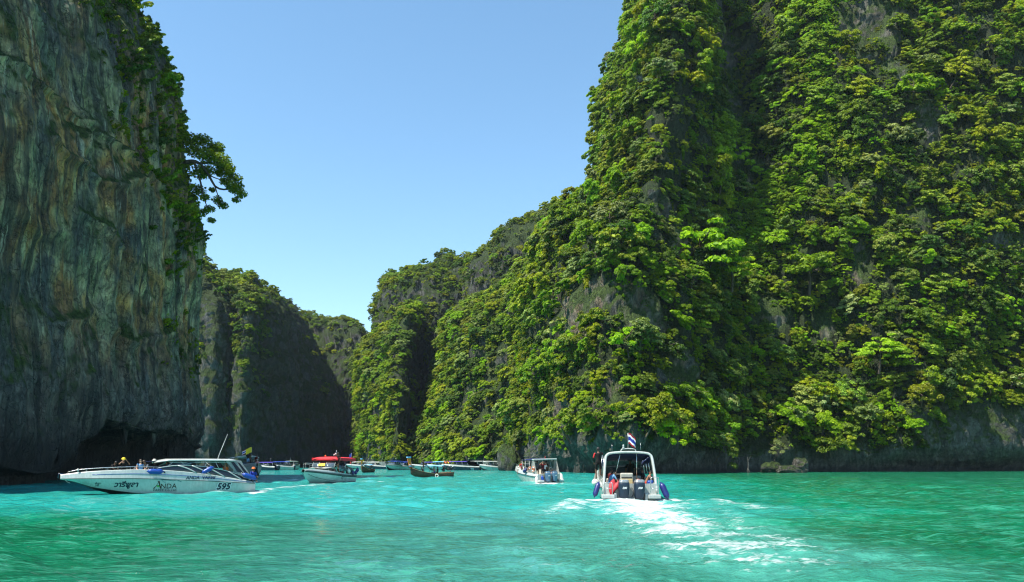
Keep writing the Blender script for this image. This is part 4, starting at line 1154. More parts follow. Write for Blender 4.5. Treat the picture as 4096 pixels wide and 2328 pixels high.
class Hull:
    def __init__(self, tab, L=12.0, B=1.0, H=1.0, n=44):
        k = L / 12.0
        t = np.array(tab['x']) * k
        xs = np.linspace(0, t[-1], n)
        # denser at the bow
        xs = t[-1] * (1 - (1 - np.linspace(0, 1, n)) ** 1.25)
        g = lambda a, s: np.interp(xs, t, np.array(a)) * s
        sm = lambda v: np.convolve(np.pad(v, 2, mode='reflect', reflect_type='odd'), [1/9., 2/9., 3/9., 2/9., 1/9.], 'valid')
        self.x = xs
        self.keel, self.cy, self.cz = sm(g(tab['keel'], H)), sm(g(tab['cy'], B)), sm(g(tab['cz'], H))
        self.ry, self.rz, self.sy, self.sz = sm(g(tab['ry'], B)), sm(g(tab['rz'], H)), sm(g(tab['sy'], B)), sm(g(tab['sz'], H))
        self.fl = np.minimum(g(tab['fl'], H), self.sz - 0.02)
        self.L, self.B, self.H = t[-1], B, H
    def at(self, a, x): return float(np.interp(x, self.x, getattr(self, a)))
    def side(self, x, z):
        """Half breadth of the topside at station x and height z."""
        cy, cz, ry, rz, sy, sz = [self.at(a, x) for a in ('cy', 'cz', 'ry', 'rz', 'sy', 'sz')]
        if z < rz:
            u = max(0, min(1, (z - cz) / max(rz - cz, 1e-3)))
            return cy + (ry - cy) * (u + 0.12 * math.sin(math.pi * u))
        u = min(1.3, (z - rz) / max(sz - rz, 1e-3))
        return ry + 0.03 + (sy - ry - 0.03) * u
    def mesh(self, mats):
        """mats: bottom, lower side, upper side, inside."""
        prof = []
        n = len(self.x)
        for i in range(n):
            cy, cz, ry, rz, sy, sz = self.cy[i], self.cz[i], self.ry[i], self.rz[i], self.sy[i], self.sz[i]
            fl = self.fl[i]; x = self.x[i]
            p = [(0, self.keel[i]), (cy * .55, self.keel[i] + (cz - self.keel[i]) * .52), (cy, cz)]
            for u in (.08, .3, .55, .8, 1.0):
                p.append((cy + (ry - cy) * (u + 0.12 * math.sin(math.pi * u)), cz + (rz - cz) * u))
            p += [(ry + .03, rz + .012), (ry + .03 + (sy - ry - .03) * .5, rz + (sz - rz) * .5), (sy, sz - .03), (sy - .03, sz)]
            w = min(.16, sy * .5)
            p += [(sy - w, sz), (sy - w - .02, fl), (0, fl + .01)]
            prof.append([(x, y, z) for y, z in p])
        A = np.array(prof)                       # n, m, 3
        m = A.shape[1]
        Bm = A.copy(); Bm[:, :, 1] *= -1
        V = np.concatenate([A.reshape(-1, 3), Bm.reshape(-1, 3)])
        f = grid_faces(n, m)
        mi = np.tile(np.array([0, 0] + [1] * 5 + [2] * 4 + [2] + [3, 3]), n - 1)
        F = np.concatenate([f, f[:, ::-1] + n * m])
        # transom: quads between the two first profiles (inside and outside)
        t = []
        for j in range(m - 3):
            t.append([j, j + 1, n * m + j + 1, n * m + j])
        F = np.concatenate([F, np.array(t)])
        me = mesh_np('hull', V, F, None, True, list(mats), np.concatenate([mi, mi, np.full(len(t), 1)]))
        bm = bmesh.new(); bm.from_mesh(me)
        bmesh.ops.remove_doubles(bm, verts=bm.verts, dist=0.0005)
        bmesh.ops.recalc_face_normals(bm, faces=bm.faces)
        for e in bm.edges:
            if len(e.link_faces) == 2 and e.calc_face_angle(0) > 0.45: e.smooth = False
        bm.to_mesh(me); bm.free()
        return me

def path_tube(pts, r, n=6, cap=True):
    """Smooth tube along points."""
    bm = bmesh.new()
    rings = []
    P_ = [Vector(p) for p in pts]
    for i, p in enumerate(P_):
        a = P_[max(0, i - 1)]; b = P_[min(len(P_) - 1, i + 1)]
        q = (b - a).to_track_quat('Z', 'Y').to_matrix()
        rr = r[i] if isinstance(r, (list, tuple)) else r
        rings.append([bm.verts.new(p + q @ Vector((rr * math.cos(6.28318 * k / n), rr * math.sin(6.28318 * k / n), 0))) for k in range(n)])
    for a, b in zip(rings, rings[1:]):
        best = min(range(n), key=lambda s: sum((a[k].co - b[(k + s) % n].co).length for k in range(n)))
        for k in range(n):
            bm.faces.new((a[k], a[(k + 1) % n], b[(k + 1 + best) % n], b[(k + best) % n]))
    if cap:
        bm.faces.new(rings[0][::-1]); bm.faces.new(rings[-1])
    return bm

def part(name, bm, mat, parent, smooth=True):
    return link_mesh(name, bm_mesh(name, bm, mat, smooth), parent)

def tube_part(name, pts, r, mat, parent, n=6):
    return part(name, path_tube(pts, r, n), mat, parent)

def curve_pts(pts, n):
    return [tuple(v) for v in cr_axis(np.array(pts, float), n, 0)]

def box_bm(bm, c, s, rot=None, bev=0.0):
    M = Matrix.Translation(Vector(c)) @ (rot.to_matrix().to_4x4() if rot else Matrix()) @ Matrix.Diagonal((s[0], s[1], s[2], 1))
    r = bmesh.ops.create_cube(bm, size=1.0, matrix=M)
    if bev > 0:
        es = list({e for v in r['verts'] for e in v.link_edges})
        bmesh.ops.bevel(bm, geom=es, offset=bev, segments=2, affect='EDGES', profile=0.6)
    return bm

def box_part(name, c, s, mat, parent, rot=None, bev=0.02):
    bm = bmesh.new(); box_bm(bm, c, s, rot, bev)
    return part(name, bm, mat, parent, False)

def sheet(fn, nu, nv, thick=0.0):
    """bmesh grid from fn(u, v) -> xyz, optionally given thickness."""
    bm = bmesh.new()
    vs = [[bm.verts.new(fn(i / (nu - 1), j / (nv - 1))) for i in range(nu)] for j in range(nv)]
    for j in range(nv - 1):
        for i in range(nu - 1):
            bm.faces.new((vs[j][i], vs[j][i + 1], vs[j + 1][i + 1], vs[j + 1][i]))
    if thick:
        bmesh.ops.recalc_face_normals(bm, faces=bm.faces)
        bmesh.ops.solidify(bm, geom=list(bm.faces), thickness=thick)
    return bm

def lathe(bm, prof, c=(0, 0, 0), rot=None, n=12):
    """Solid of revolution round local z: prof = [(r, z)]."""
    M = Matrix.Translation(Vector(c)) @ (rot.to_matrix().to_4x4() if rot else Matrix())
    rings = [[bm.verts.new(M @ Vector((r * math.cos(6.28318 * k / n), r * math.sin(6.28318 * k / n), z))) for k in range(n)] for r, z in prof]
    for a, b in zip(rings, rings[1:]):
        for k in range(n): bm.faces.new((a[k], a[(k + 1) % n], b[(k + 1) % n], b[k]))
    bm.faces.new(rings[0][::-1]); bm.faces.new(rings[-1])
    return bm

def text_tris(body, size, shear=0.0, bold=0.0, align='LEFT'):
    """Triangulated lettering in the plane (u, v) from the built-in font."""
    cu = bpy.data.curves.new('lettering_curve', 'FONT')
    cu.body = body; cu.size = size; cu.shear = shear; cu.offset = bold; cu.align_x = align
    cu.resolution_u = 3
    o = bpy.data.objects.new('lettering_curve', cu)
    COL.objects.link(o)
    dg = bpy.context.evaluated_depsgraph_get()
    me = bpy.data.meshes.new_from_object(o.evaluated_get(dg))
    bpy.data.objects.remove(o); bpy.data.curves.remove(cu)
    return me

def lettering(body, size, place, mat, parent, shear=0.0, bold=0.0, name='lettering', align='LEFT', cuts=True):
    """place(u, v) -> point on the surface it is printed on."""
    me = text_tris(body, size, shear, bold, align)
    for v in me.vertices:
        v.co = place(v.co.x, v.co.y)
    me.materials.clear(); me.materials.append(mat)
    return link_mesh(name, me, parent)

def outboard(parent, x, y, z, cowl_mat, text=None, s=1.0, tilt=0.0):
    """Outboard motor: x is its mounting face at the transom; faces aft (-x)."""
    e = empty('outboard_motor', (x, y, z), 0); e.parent = parent
    e.rotation_euler = (0, tilt, 0); e.scale = (s,) * 3
    # cowl: rounded section that tapers down
    prof = [(-.52, .20, .19, -.24), (-.44, .25, .235, -.24), (-.26, .28, .27, -.25), (0.0, .305, .295, -.26), (.22, .315, .305, -.27), (.36, .31, .30, -.27), (.40, .29, .28, -.26)]
    def ring(bm, z_, a, b, cx, n=20):
        r = []
        for k in range(n):
            t = 6.28318 * k / n
            c_, s_ = math.cos(t), math.sin(t)
            r.append(bm.verts.new((cx + a * math.copysign(abs(c_) ** .62, c_), b * math.copysign(abs(s_) ** .62, s_), z_)))
        return r
    def loft(name, pr, mat):
        bm = bmesh.new(); rs = [ring(bm, *p) for p in pr]
        for a, b in zip(rs, rs[1:]):
            for k in range(len(a)): bm.faces.new((a[k], a[(k + 1) % len(a)], b[(k + 1) % len(a)], b[k]))
        bm.faces.new(rs[0][::-1]); bm.faces.new(rs[-1])
        o = part(name, bm, mat, e); return o
    loft('cowl', prof, cowl_mat)
    loft('trim_band', [(.402, .295, .285, -.26), (.44, .30, .29, -.26), (.46, .27, .26, -.26)], SILVER)
    loft('air_slot', [(.462, .25, .24, -.26), (.49, .25, .24, -.26)], BLACKP)
    loft('cowl_cap', [(.492, .285, .275, -.26), (.53, .27, .26, -.25), (.56, .20, .19, -.23)], SILVER if cowl_mat is ENGB else cowl_mat)
    loft('lower_leg', [(-.95, .10, .05, -.2), (-.70, .12, .06, -.2), (-.505, .14, .10, -.2)], BLACKP)
    box_part('bracket', (-.0, 0, -.45), (.12, .26, .42), BLACKP, e, bev=.02)
    if text:
        lettering(text, .16, lambda u, v: Vector((-.585, -u, .04 + v)), INKWHT, e, 0.25, 0.003, align='CENTER')
    return e

# ------------------------------------------------------------------ people
POSES = {
 # right = R, facing +x; y to the left. heights for a 1.72 m figure; pelvis at the reference height given
 'stand': dict(ref=0.0, pel=(0, 0, .93), che=(.01, 0, 1.30), nec=(.0, 0, 1.48), hea=(.02, 0, 1.62), shL=(0, .18, 1.42), elL=(-.02, .24, 1.15), haL=(.06, .24, .90), shR=(0, -.18, 1.42), elR=(-.02, -.24, 1.15), haR=(.06, -.24, .90),
               hiL=(0, .10, .90), knL=(.02, .11, .50), anL=(-.02, .11, .08), toL=(.15, .12, .03), hiR=(0, -.10, .90), knR=(.02, -.11, .50), anR=(-.02, -.11, .08), toR=(.15, -.12, .03)),
 'hold': dict(base='stand', elR=(.16, -.26, 1.38), haR=(.30, -.20, 1.62), elL=(-.08, .26, 1.16), haL=(.02, .28, .92), knL=(.08, .12, .52)),
 'camera': dict(base='stand', elL=(.10, .36, 1.36), haL=(.20, .12, 1.60), elR=(.10, -.36, 1.36), haR=(.20, -.12, 1.60)),
 'sit': dict(ref=.45, pel=(0, 0, .12), che=(.02, 0, .48), nec=(.03, 0, .66), hea=(.06, 0, .80), shL=(.02, .18, .60), elL=(.05, .24, .33), haL=(.28, .17, .22), shR=(.02, -.18, .60), elR=(.05, -.24, .33), haR=(.28, -.17, .22),
             hiL=(.02, .10, .09), knL=(.44, .14, .11), anL=(.44, .14, -.36), toL=(.60, .15, -.41), hiR=(.02, -.10, .09), knR=(.44, -.14, .11), anR=(.44, -.14, -.36), toR=(.60, -.15, -.41)),
 'lean': dict(base='sit', che=(.12, .02, .45), nec=(.22, .04, .60), hea=(.31, .05, .71), shL=(.17, .21, .54), shR=(.17, -.15, .55), elL=(.30, .26, .32), haL=(.46, .15, .20), elR=(.30, -.22, .32), haR=(.46, -.10, .20)),
 'sitcam': dict(base='sit', elL=(.16, .34, .52), haL=(.26, .10, .76), elR=(.16, -.34, .52), haR=(.26, -.10, .76)),
 'recline': dict(base='sit', che=(-.18, 0, .42), nec=(-.26, 0, .58), hea=(-.27, 0, .72), shL=(-.2, .18, .53), shR=(-.2, -.18, .53), elL=(-.34, .26, .30), haL=(-.24, .24, .08), elR=(-.34, -.26, .30), haR=(-.24, -.24, .08),
                 knL=(.42, .10, .36), anL=(.72, .10, .04), toL=(.84, .12, .14), knR=(.46, -.10, .24), anR=(.84, -.08, .02), toR=(.95, -.08, .12)),
 'crouch': dict(base='sit', knL=(.34, .16, .34), anL=(.16, .14, -.02), toL=(.32, .15, -.07), knR=(.34, -.16, .34), anR=(.16, -.14, -.02), toR=(.32, -.15, -.07)),
}
def pose(name):
    d = dict(POSES[name])
    if 'base' in d:
        b = pose(d.pop('base')); b.update(d); return b
    return d

def person(loc, yaw, pose_name, label, shirt='grey', shorts='black', skin=1, hair='dark', hat=None, sleeves=True, long_legs=False, vest=None, group=None, scale=1.0, tweak=None, fingers=True, arms=None):
    """One continuous skinned body (skin, clothes by face), hair and hat or vest as children. loc = where the feet or the seat are."""
    J = pose(pose_name)
    if tweak: J.update(tweak)
    names = ['pel', 'che', 'nec', 'hea', 'top', 'shL', 'elL', 'haL', 'pmL', 'shR', 'elR', 'haR', 'pmR', 'hiL', 'knL', 'anL', 'toL', 'hiR', 'knR', 'anR', 'toR', 'wai']
    v = {k: Vector(J[k]) for k in names if k in J}
    hd = (v['hea'] - v['nec']).normalized()
    v['top'] = v['hea'] + hd * .085
    v['wai'] = v['pel'].lerp(v['che'], .45)
    for s in 'LR':
        v['pm' + s] = v['ha' + s] + (v['ha' + s] - v['el' + s]).normalized() * .055
    rad = dict(pel=.135, wai=.115, che=.145, nec=.052, hea=.088, top=.060, shL=.072, elL=.042, haL=.027, pmL=.030, shR=.072, elR=.042, haR=.027, pmR=.030, hiL=.095, knL=.055, anL=.036, toL=.028, hiR=.095, knR=.055, anR=.036, toR=.028)
    E = [('pel', 'wai'), ('wai', 'che'), ('che', 'nec'), ('nec', 'hea'), ('hea', 'top'), ('che', 'shL'), ('shL', 'elL'), ('elL', 'haL'), ('haL', 'pmL'), ('che', 'shR'), ('shR', 'elR'), ('elR', 'haR'), ('haR', 'pmR'),
         ('pel', 'hiL'), ('hiL', 'knL'), ('knL', 'anL'), ('anL', 'toL'), ('pel', 'hiR'), ('hiR', 'knR'), ('knR', 'anR'), ('anR', 'toR')]
    idx = {k: i for i, k in enumerate(names)}
    me0 = bpy.data.meshes.new('skeleton')
    me0.from_pydata([v[k] for k in names], [(idx[a], idx[b]) for a, b in E], [])
    o0 = bpy.data.objects.new('skeleton', me0); COL.objects.link(o0)
    md = o0.modifiers.new('skin', 'SKIN'); md.use_smooth_shade = True
    for k in names:
        sv = me0.skin_vertices[0].data[idx[k]]
        r = rad[k]
        sv.radius = (r * (1.12 if k in ('pel', 'che', 'wai') else 1), r * (.82 if k in ('pel', 'che', 'wai') else 1))
        sv.use_root = (k == 'pel')
    o0.modifiers.new('sub', 'SUBSURF').levels = 1
    dg = bpy.context.evaluated_depsgraph_get()
    me = bpy.data.meshes.new_from_object(o0.evaluated_get(dg)); me.name = 'person'
    bpy.data.objects.remove(o0); bpy.data.meshes.remove(me0)
    me.materials.clear()
    for m in (SKINM[skin], CL.get(shirt, SKINM[skin]), CL.get(shorts, SKINM[skin]), CL.get(arms, SKINM[skin])): me.materials.append(m)
    segs = {('pel', 'wai'): 1, ('wai', 'che'): 1, ('che', 'nec'): 1, ('che', 'shL'): 1, ('che', 'shR'): 1, ('shL', 'elL'): 1 if sleeves else 0, ('shR', 'elR'): 1 if sleeves else 0,
            ('pel', 'hiL'): 2, ('pel', 'hiR'): 2, ('hiL', 'knL'): 2, ('hiR', 'knR'): 2, ('knL', 'anL'): 2 if long_legs else 0, ('knR', 'anR'): 2 if long_legs else 0,
            ('elL', 'haL'): 1 if sleeves == 'long' else 0, ('elR', 'haR'): 1 if sleeves == 'long' else 0}
    for p in me.polygons:
        c = p.center; best = (9, 0)
        for a, b in E:
            A, B = v[a], v[b]; d = B - A
            t = max(0, min(1, (c - A).dot(d) / max(d.length_squared, 1e-9)))
            dist = (c - A - d * t).length - rad[a] * (1 - t) - rad[b] * t
            cls = segs.get((a, b), 0)
            if (a, b) == ('pel', 'wai') and t < .35: cls = 2
            if (a, b) == ('che', 'nec') and t > .6: cls = 0
            if a in ('hiL', 'hiR') and not long_legs and t > .86: cls = 0
            if a in ('shL', 'shR') and sleeves is True and t > .7: cls = 0
            if arms and cls == 1 and a in ('shL', 'shR'): cls = 3
            if dist < best[0]: best = (dist, cls)
        p.material_index = best[1]; p.use_smooth = True
    bm = bmesh.new(); bm.from_mesh(me)
    n0 = len(bm.faces)
    if fingers:
        for s in 'LR':
            w = v['ha' + s]; d = (v['pm' + s] - w).normalized()
            sd = d.cross(Vector((0, 0, 1))); sd = sd.normalized() if sd.length > .1 else Vector((0, 1, 0))
            dn = d.cross(sd).normalized()
            for i, (off, ln) in enumerate(((-.026, .062), (-.009, .078), (.009, .074), (.026, .060))):
                b0 = v['pm' + s] + sd * off; m1 = b0 + d * ln * .6 + dn * .008; t1 = m1 + (d * .6 + dn * .8).normalized() * ln * .5
                tube(bm, b0, m1, .0095, .0085, 5); tube(bm, m1, t1, .0085, .006, 5, True)
            b0 = w.lerp(v['pm' + s], .4) + sd * (-.02); m1 = b0 + (d * .6 - sd).normalized() * .035
            tube(bm, b0, m1, .011, .009, 5); tube(bm, m1, m1 + (d + dn * .4).normalized() * .03, .009, .006, 5, True)
    fw = Vector((1, 0, 0)); fw = (fw - hd * fw.dot(hd)).normalized(); lf = hd.cross(fw)
    h = v['hea']
    tube(bm, h + fw * .085 + hd * .012, h + fw * .118 - hd * .022, .010, .017, 5, True)      # nose
    for s in (-1, 1):
        tube(bm, h + lf * s * .080 - hd * .03, h + lf * s * .088 + hd * .028, .018, .016, 5, True)   # ears
    bm.to_mesh(me); bm.free()
    e = link_mesh('person', me)
    e.location = loc; e.rotation_euler = (0, 0, yaw); e.scale = (scale,) * 3
    tag(e, label, 'person', group)
    # eyes, hair
    bm = bmesh.new()
    M = Matrix((fw, lf, hd)).transposed().to_4x4(); M.translation = h + hd * .022 - fw * .012
    bmesh.ops.create_uvsphere(bm, u_segments=14, v_segments=9, radius=1.0, matrix=M @ Matrix.Diagonal((.105, .098, .115, 1)))
    cut = [x for x in bm.verts if (x.co - h).dot(fw) > .052 and (x.co - h).dot(hd) < .055 or (x.co - h).dot(hd) < -.055]
    bmesh.ops.delete(bm, geom=cut, context='VERTS')
    part('hair', bm, HAIRM if hair == 'dark' else HAIRB, e)
    bm = bmesh.new()
    for s in (-1, 1):
        bmesh.ops.create_icosphere(bm, subdivisions=1, radius=.011, matrix=Matrix.Translation(h + fw * .084 + lf * s * .032 + hd * .018))
    tube(bm, h + fw * .086 - hd * .046 - lf * .022, h + fw * .086 - hd * .046 + lf * .022, .006, .006, 5, True)
    part('face_features', bm, HAIRM, e)
    if hat:
        bm = bmesh.new()
        q = hd.to_track_quat('Z', 'Y')
        lathe(bm, [(.15, 0), (.155, .012), (.112, .02), (.108, .07), (.075, .105), (.02, .115)], h + hd * .045, q, 12)
        part('hat', bm, hat, e)
    if vest:
        bm = bmesh.new()
        c0, c1 = v['pel'].lerp(v['che'], .25), v['che'] + (v['nec'] - v['che']) * .45
        q = (c1 - c0).to_track_quat('Z', 'Y'); ln = (c1 - c0).length
        q2 = (c1 - c0).normalized()
        prof = [(.165, 0), (.19, .04), (.195, ln * .5), (.18, ln * .85), (.11, ln)]
        lathe(bm, prof, c0, q, 14)
        part('life_vest', bm, vest, e)
    return e

def local(root, p):
    return root.matrix_world @ Vector(p)

def boat_root(name, loc, yaw, label, cat='boat', group=None, pitch=0.0, roll=0.0, scale=1.0):
    e = empty(name, loc, 0, label, cat, group)
    e.rotation_euler = Euler((roll, pitch, yaw))
    e.scale = (scale,) * 3
    e.matrix_world = Matrix.Translation(Vector(loc)) @ Euler((roll, pitch, yaw)).to_matrix().to_4x4() @ Matrix.Scale(scale, 4)
    e['yaw'] = yaw
    return e

def fender(p_top, p_bot, r, mat, label, group=None, rope_to=None):
    """Sausage fender between two points, with eye ends and a lanyard."""
    a, b = Vector(p_top), Vector(p_bot)
    e = empty('fender', a, 0, label, 'fender', group)
    q = (b - a).to_track_quat('Z', 'Y'); ln = (b - a).length
    bm = bmesh.new()
    lathe(bm, [(r * .22, -.10), (r * .30, -.03), (r * .62, .0), (r * .92, ln * .10), (r, ln * .22), (r, ln * .80), (r * .92, ln * .9), (r * .6, ln), (r * .3, ln + .03), (r * .2, ln + .10)], (0, 0, 0), q, 14)
    part('body', bm, mat, e)
    if rope_to is not None:
        d = Vector(rope_to) - a
        tube_part('lanyard', [q @ Vector((0, 0, -.08)), d * .5 + Vector((0, 0, -.02)), d], .012, SEATW, e, 5)
    return e
# ------------------------------------------------------------------ 1. the long white speedboat in front of the left cliff
def big_speedboat():
    yaw = math.atan2(-6.0, -10.3)
    A = boat_root('speedboat', (-18.0, 55.4, -0.02), yaw, 'long white speedboat numbered 595 with dark slanted windows and white hardtop', 'speedboat', scale=.955)
    H = Hull(HULL_STD)
    link_mesh('hull', H.mesh([BOTTOM, WHITE, WHITE, SEATW]), A)
    for s in (-1, 1):
        xs = np.linspace(0.05, 11.95, 40)
        tube_part('rub_rail', [(x, s * (H.at('ry', x) + .03), H.at('rz', x)) for x in xs], .022, RUBR, A, 5)
        xs = np.linspace(0.3, 10.2, 36)
        tube_part('stripe', [(x, s * (H.side(x, (H.at('rz', x) * .48 + H.at('sz', x) * .52)) + .004), H.at('rz', x) * .48 + H.at('sz', x) * .52) for x in xs], .018, STRIPE, A, 5)
        xs = np.linspace(3.6, 11.6, 30)
        rail = [(x, s * max(.03, H.at('sy', x) - .12), H.at('sz', x) + .18 * min(1, (x - 3.4) / .5) * min(1, (12.3 - x) / 1.2)) for x in xs]
        tube_part('bow_rail', rail, .018, STEEL, A, 5)
        for x in (5.2, 6.6, 8.0, 9.3, 10.5):
            tube_part('rail_post', [(x, s * (H.at('sy', x) - .12), H.at('sz', x) - .02), (x, s * (H.at('sy', x) - .12), H.at('sz', x) + .18)], .014, STEEL, A, 5)
    tube_part('bow_roller', [(11.8, 0, 1.36), (12.08, 0, 1.40), (12.12, 0, 1.1)], .05, NAVY, A, 6)
    tube_part('mooring_line', [(12.0, .12, 1.34), (11.8, .16, 1.1), (11.62, .18, .86), (11.45, .2, .78)], .022, SEATW, A, 5)
    tube_part('cleat', [(11.0, .5, 1.50), (11.0, .5, 1.72)], [.035, .05], WHITE, A, 6)
    # side windows: a dark band above the gunwale, sunk towards the stern
    topz = lambda x: float(np.interp(x, [.15, .6, 1.2, 1.8, 2.3, 3.3, 4.5, 5.4, 6.2, 6.6], [.80, 1.05, 1.32, 1.50, 1.63, 1.83, 1.93, 1.90, 1.78, 1.70]))
    inset = lambda x, z, s: s * (H.at('sy', x) - .045 - (z - H.at('sz', x)) * .30)
    for s in (-1, 1):
        def fn(u, v, s=s):
            x = .15 + u * 6.3
            z0 = H.at('sz', x) - .02; z1 = max(topz(x), z0 + .02)
            z = z0 + (z1 - z0) * v
            return (x, inset(x, z, s), z)
        part('side_window', sheet(fn, 30, 4, .02), BLACKG, A)
        xs = np.linspace(.3, 6.3, 26)
        tube_part('window_frame', [(x, inset(x, topz(x), s) + s * .01, topz(x)) for x in xs], .032, WHITE, A, 6)
        for x0 in (.95, 2.1, 3.05, 3.95):            # slanted pillars that sweep forward as they rise
            pts = []
            for t in np.linspace(0, 1, 7):
                x = x0 + 1.15 * t ** 1.15 * (1 if x0 > 1 else .75)
                z0 = H.at('sz', x); z = z0 + (topz(x) - z0) * t
                pts.append((x, inset(x, z, s) + s * .018, z))
            tube_part('window_pillar', pts, .045, WHITE, A, 6)
    # wraparound windscreen
    def fn(u, v):
        a = (u - .5) * math.pi * .98
        x0 = 4.9 + 1.75 * math.cos(a) ** .8 if math.cos(a) > 0 else 4.9
        y0 = 1.38 * math.sin(a)
        return (x0 - .95 * v, y0 * (1 - .10 * v), 1.62 + .52 * v)
    part('windscreen', sheet(fn, 24, 5, .015), SMOKE, A)
    # hardtop
    def fn(u, v):
        x = .75 + 5.75 * u; y = (v - .5) * 2
        w = 1.34 * min(1, .80 + 1.2 * u) * min(1, .55 + 3.2 * (1 - u)) * min(1, .7 + 4 * u)
        z = 2.36 - .10 * abs(y) ** 3 + .03 * math.sin(3 * u) - .22 * max(0, u - .86) / .14 * .6 - .12 * max(0, .12 - u) / .12
        return (x, w * y, z)
    part('hardtop', sheet(fn, 30, 11, .07), WHITE, A)
    def fn(u, v):
        return (6.45 + .75 * u, (v - .5) * 1.5 * (1 - .3 * u), 2.22 - .05 * u)
    part('sun_visor', sheet(fn, 6, 5, .03), NAVYC, A)
    for s in (-1, 1):
        for x, x2 in ((4.6, 5.0), (3.4, 3.1), (2.4, 2.7), (5.8, 5.2), (1.5, 1.2)):
            tube_part('roof_post', [(x, inset(x, topz(x), s), topz(x) - .05), (x2, s * 1.12, 2.30)], .02, STEEL, A, 5)
        xs = np.linspace(1.4, 5.6, 12)
        tube_part('grab_rail', [(x, s * 1.2, 2.12 - .05 * (x - 3.5) ** 2 * .06) for x in xs], .016, STEEL, A, 5)
        # slanted stern arch with its two window slots
        poly = [(2.05, 2.30), (1.25, 2.30), (.95, 2.22), (.10, .90), (.75, 1.02), (1.35, 1.45)]
        bm = bmesh.new()
        yb = lambda z: s * (1.42 - (z - .8) * .16)
        vs = [bm.verts.new((x, yb(z), z)) for x, z in poly]
        f = bm.faces.new(vs)
        bmesh.ops.solidify(bm, geom=[f], thickness=.10)
        ar = part('stern_arch', bm, WHITE, A, False)
        for q in ([(1.62, 2.16), (1.42, 2.16), (.78, 1.36), (1.22, 1.46)], [(1.20, 2.14), (1.02, 2.08), (.34, 1.14), (.66, 1.26)]):
            bm = bmesh.new()
            vs = [bm.verts.new((x, yb(z) + s * .012, z)) for x, z in q]
            bmesh.ops.solidify(bm, geom=[bm.faces.new(vs)], thickness=.02)
            part('arch_window', bm, BLACKG, ar, False)
    tube_part('antenna', [(2.22, -.3, 2.38), (2.16, -.3, 2.60), (1.55, -.32, 4.15)], [.045, .026, .012], WHITE, A, 6)
    for y in (-.72, 0, .72):
        outboard(A, .42, y, .42, ENGB, None, .75)
    for x in (1.0, 2.0, 3.0, 4.0):
        for s in (-1, 1):
            box_part('seat', (x, s * 1.0, .62), (.5, .5, .5), SEATW, A, bev=.05)
            box_part('seat_back', (x - .26, s * 1.0, 1.0), (.10, .5, .5), SEATW, A, Euler((0, -.15, 0)), .04)
    box_part('bow_bench', (7.4, 0, .80), (2.6, 1.3, .36), SEATW, A, bev=.06)
    # lettering on the port side, which faces the camera
    def on_side(x0, z0, dx=0.0):
        return lambda u, v: Vector((x0 - u, H.side(x0 - u, z0 + v) + .007, z0 + v))
    lettering('595', .62, on_side(2.66, .25), INKWHT, A, .28, .05)
    lettering('595', .60, lambda u, v: on_side(2.64, .26)(u, v) + Vector((0, .004, 0)), INKNAVY, A, .28, .026)
    lettering('ANDA  VAREE', .30, on_side(4.62, .985 - .0), INKNAVY, A, .25, .010)
    lettering('A', .74, on_side(6.62, .38), INKBRN, A, .18, .008)
    lettering('NDA', .46, on_side(6.20, .38), INKBRN, A, .05, .004)
    lettering('VAREE Co.,Ltd.', .235, on_side(6.66, .19), INKNAVY, A, .15, .002)
    lettering('Andaman sea tour', .08, on_side(6.16, .80), INKTEAL, A, .15, .001) if False else None
    lettering('วารีพูลา', .46, on_side(8.95, .52), INKNAVY, A, .25, .02)
    lettering('อันดา', .16, on_side(10.05, .70), INKNAVY, A, .25, .006)
    lettering('วารี', .16, on_side(10.05, .56), INKNAVY, A, .25, .006)
    # the logo's peak line, its teal underline and the green spot inside the A
    pk = [(6.14, .96), (5.72, .93), (5.40, .88), (5.18, .95), (4.88, .80)]
    tube_part('logo_peak', [(x, H.side(x, z) + .008, z) for x, z in curve_pts([(a, b, 0) for a, b in pk], 14) for z in [z]] if False else [(x, H.side(x, z) + .010, z) for x, z in pk], .017, INKTEAL, A, 4)
    tube_part('logo_line', [(x, H.side(x, z) + .010, z) for x, z in ((6.14, .96), (6.0, .84), (5.86, .74))], .012, INKTEAL, A, 4)
    bm = bmesh.new()
    lathe(bm, [(.002, -.004), (.09, 0), (.085, .006), (.002, .010)], (6.33, H.side(6.33, .56) + .004, .56), Euler((-1.45, 0, 0)), 10)
    part('logo_spot', bm, INKGRN, A)
    tube_part('exhaust_port', [(5.95, H.side(5.95, 1.47) - .02, 1.47), (5.95, H.side(5.95, 1.47) + .015, 1.47)], .06, BLACKP, A, 10)
    # what hangs on it and who rides on it
    L_ = lambda x, y, z: tuple(local(A, (x, y, z)))
    fender(L_(6.95, 1.66, 1.53), L_(6.10, 1.72, 1.52), .17, FENDB, 'blue sausage fender lying along the gunwale of the 595 speedboat amidships', None, L_(6.9, 1.40, 1.72))
    fender(L_(2.92, 1.66, 1.78), L_(3.55, 1.66, 1.42), .14, FENDB, 'blue fender tilted across the dark side windows of the 595 speedboat', None, L_(3.35, 1.25, 2.2))
    fender(L_(.85, 1.52, 1.28), L_(.02, 1.58, .98), .17, FENDB, 'blue fender at the stern corner of the 595 speedboat beside the seated man', None, L_(.95, 1.3, 1.45))
    F = yaw
    grp = None
    def seat(x, y, z, *a, **k): return person(L_(x, y, z), *a, **k)
    seat(9.05, .35, 1.42, F + 2.4, 'lean', 'dark haired passenger hunched foremost on the bow of the 595 speedboat', 'black', 'black', 2, scale=.9, fingers=False)
    seat(8.35, .4, 1.45, F + 1.9, 'sitcam', 'passenger in a yellow hat raising a camera on the bow of the 595 speedboat', 'black', 'black', 1, hat=YELLOW, fingers=False)
    seat(7.75, .3, 1.30, F + 2.8, 'lean', 'small child low behind the bow rail of the 595 speedboat', 'grey', 'grey', 1, scale=.75, fingers=False)
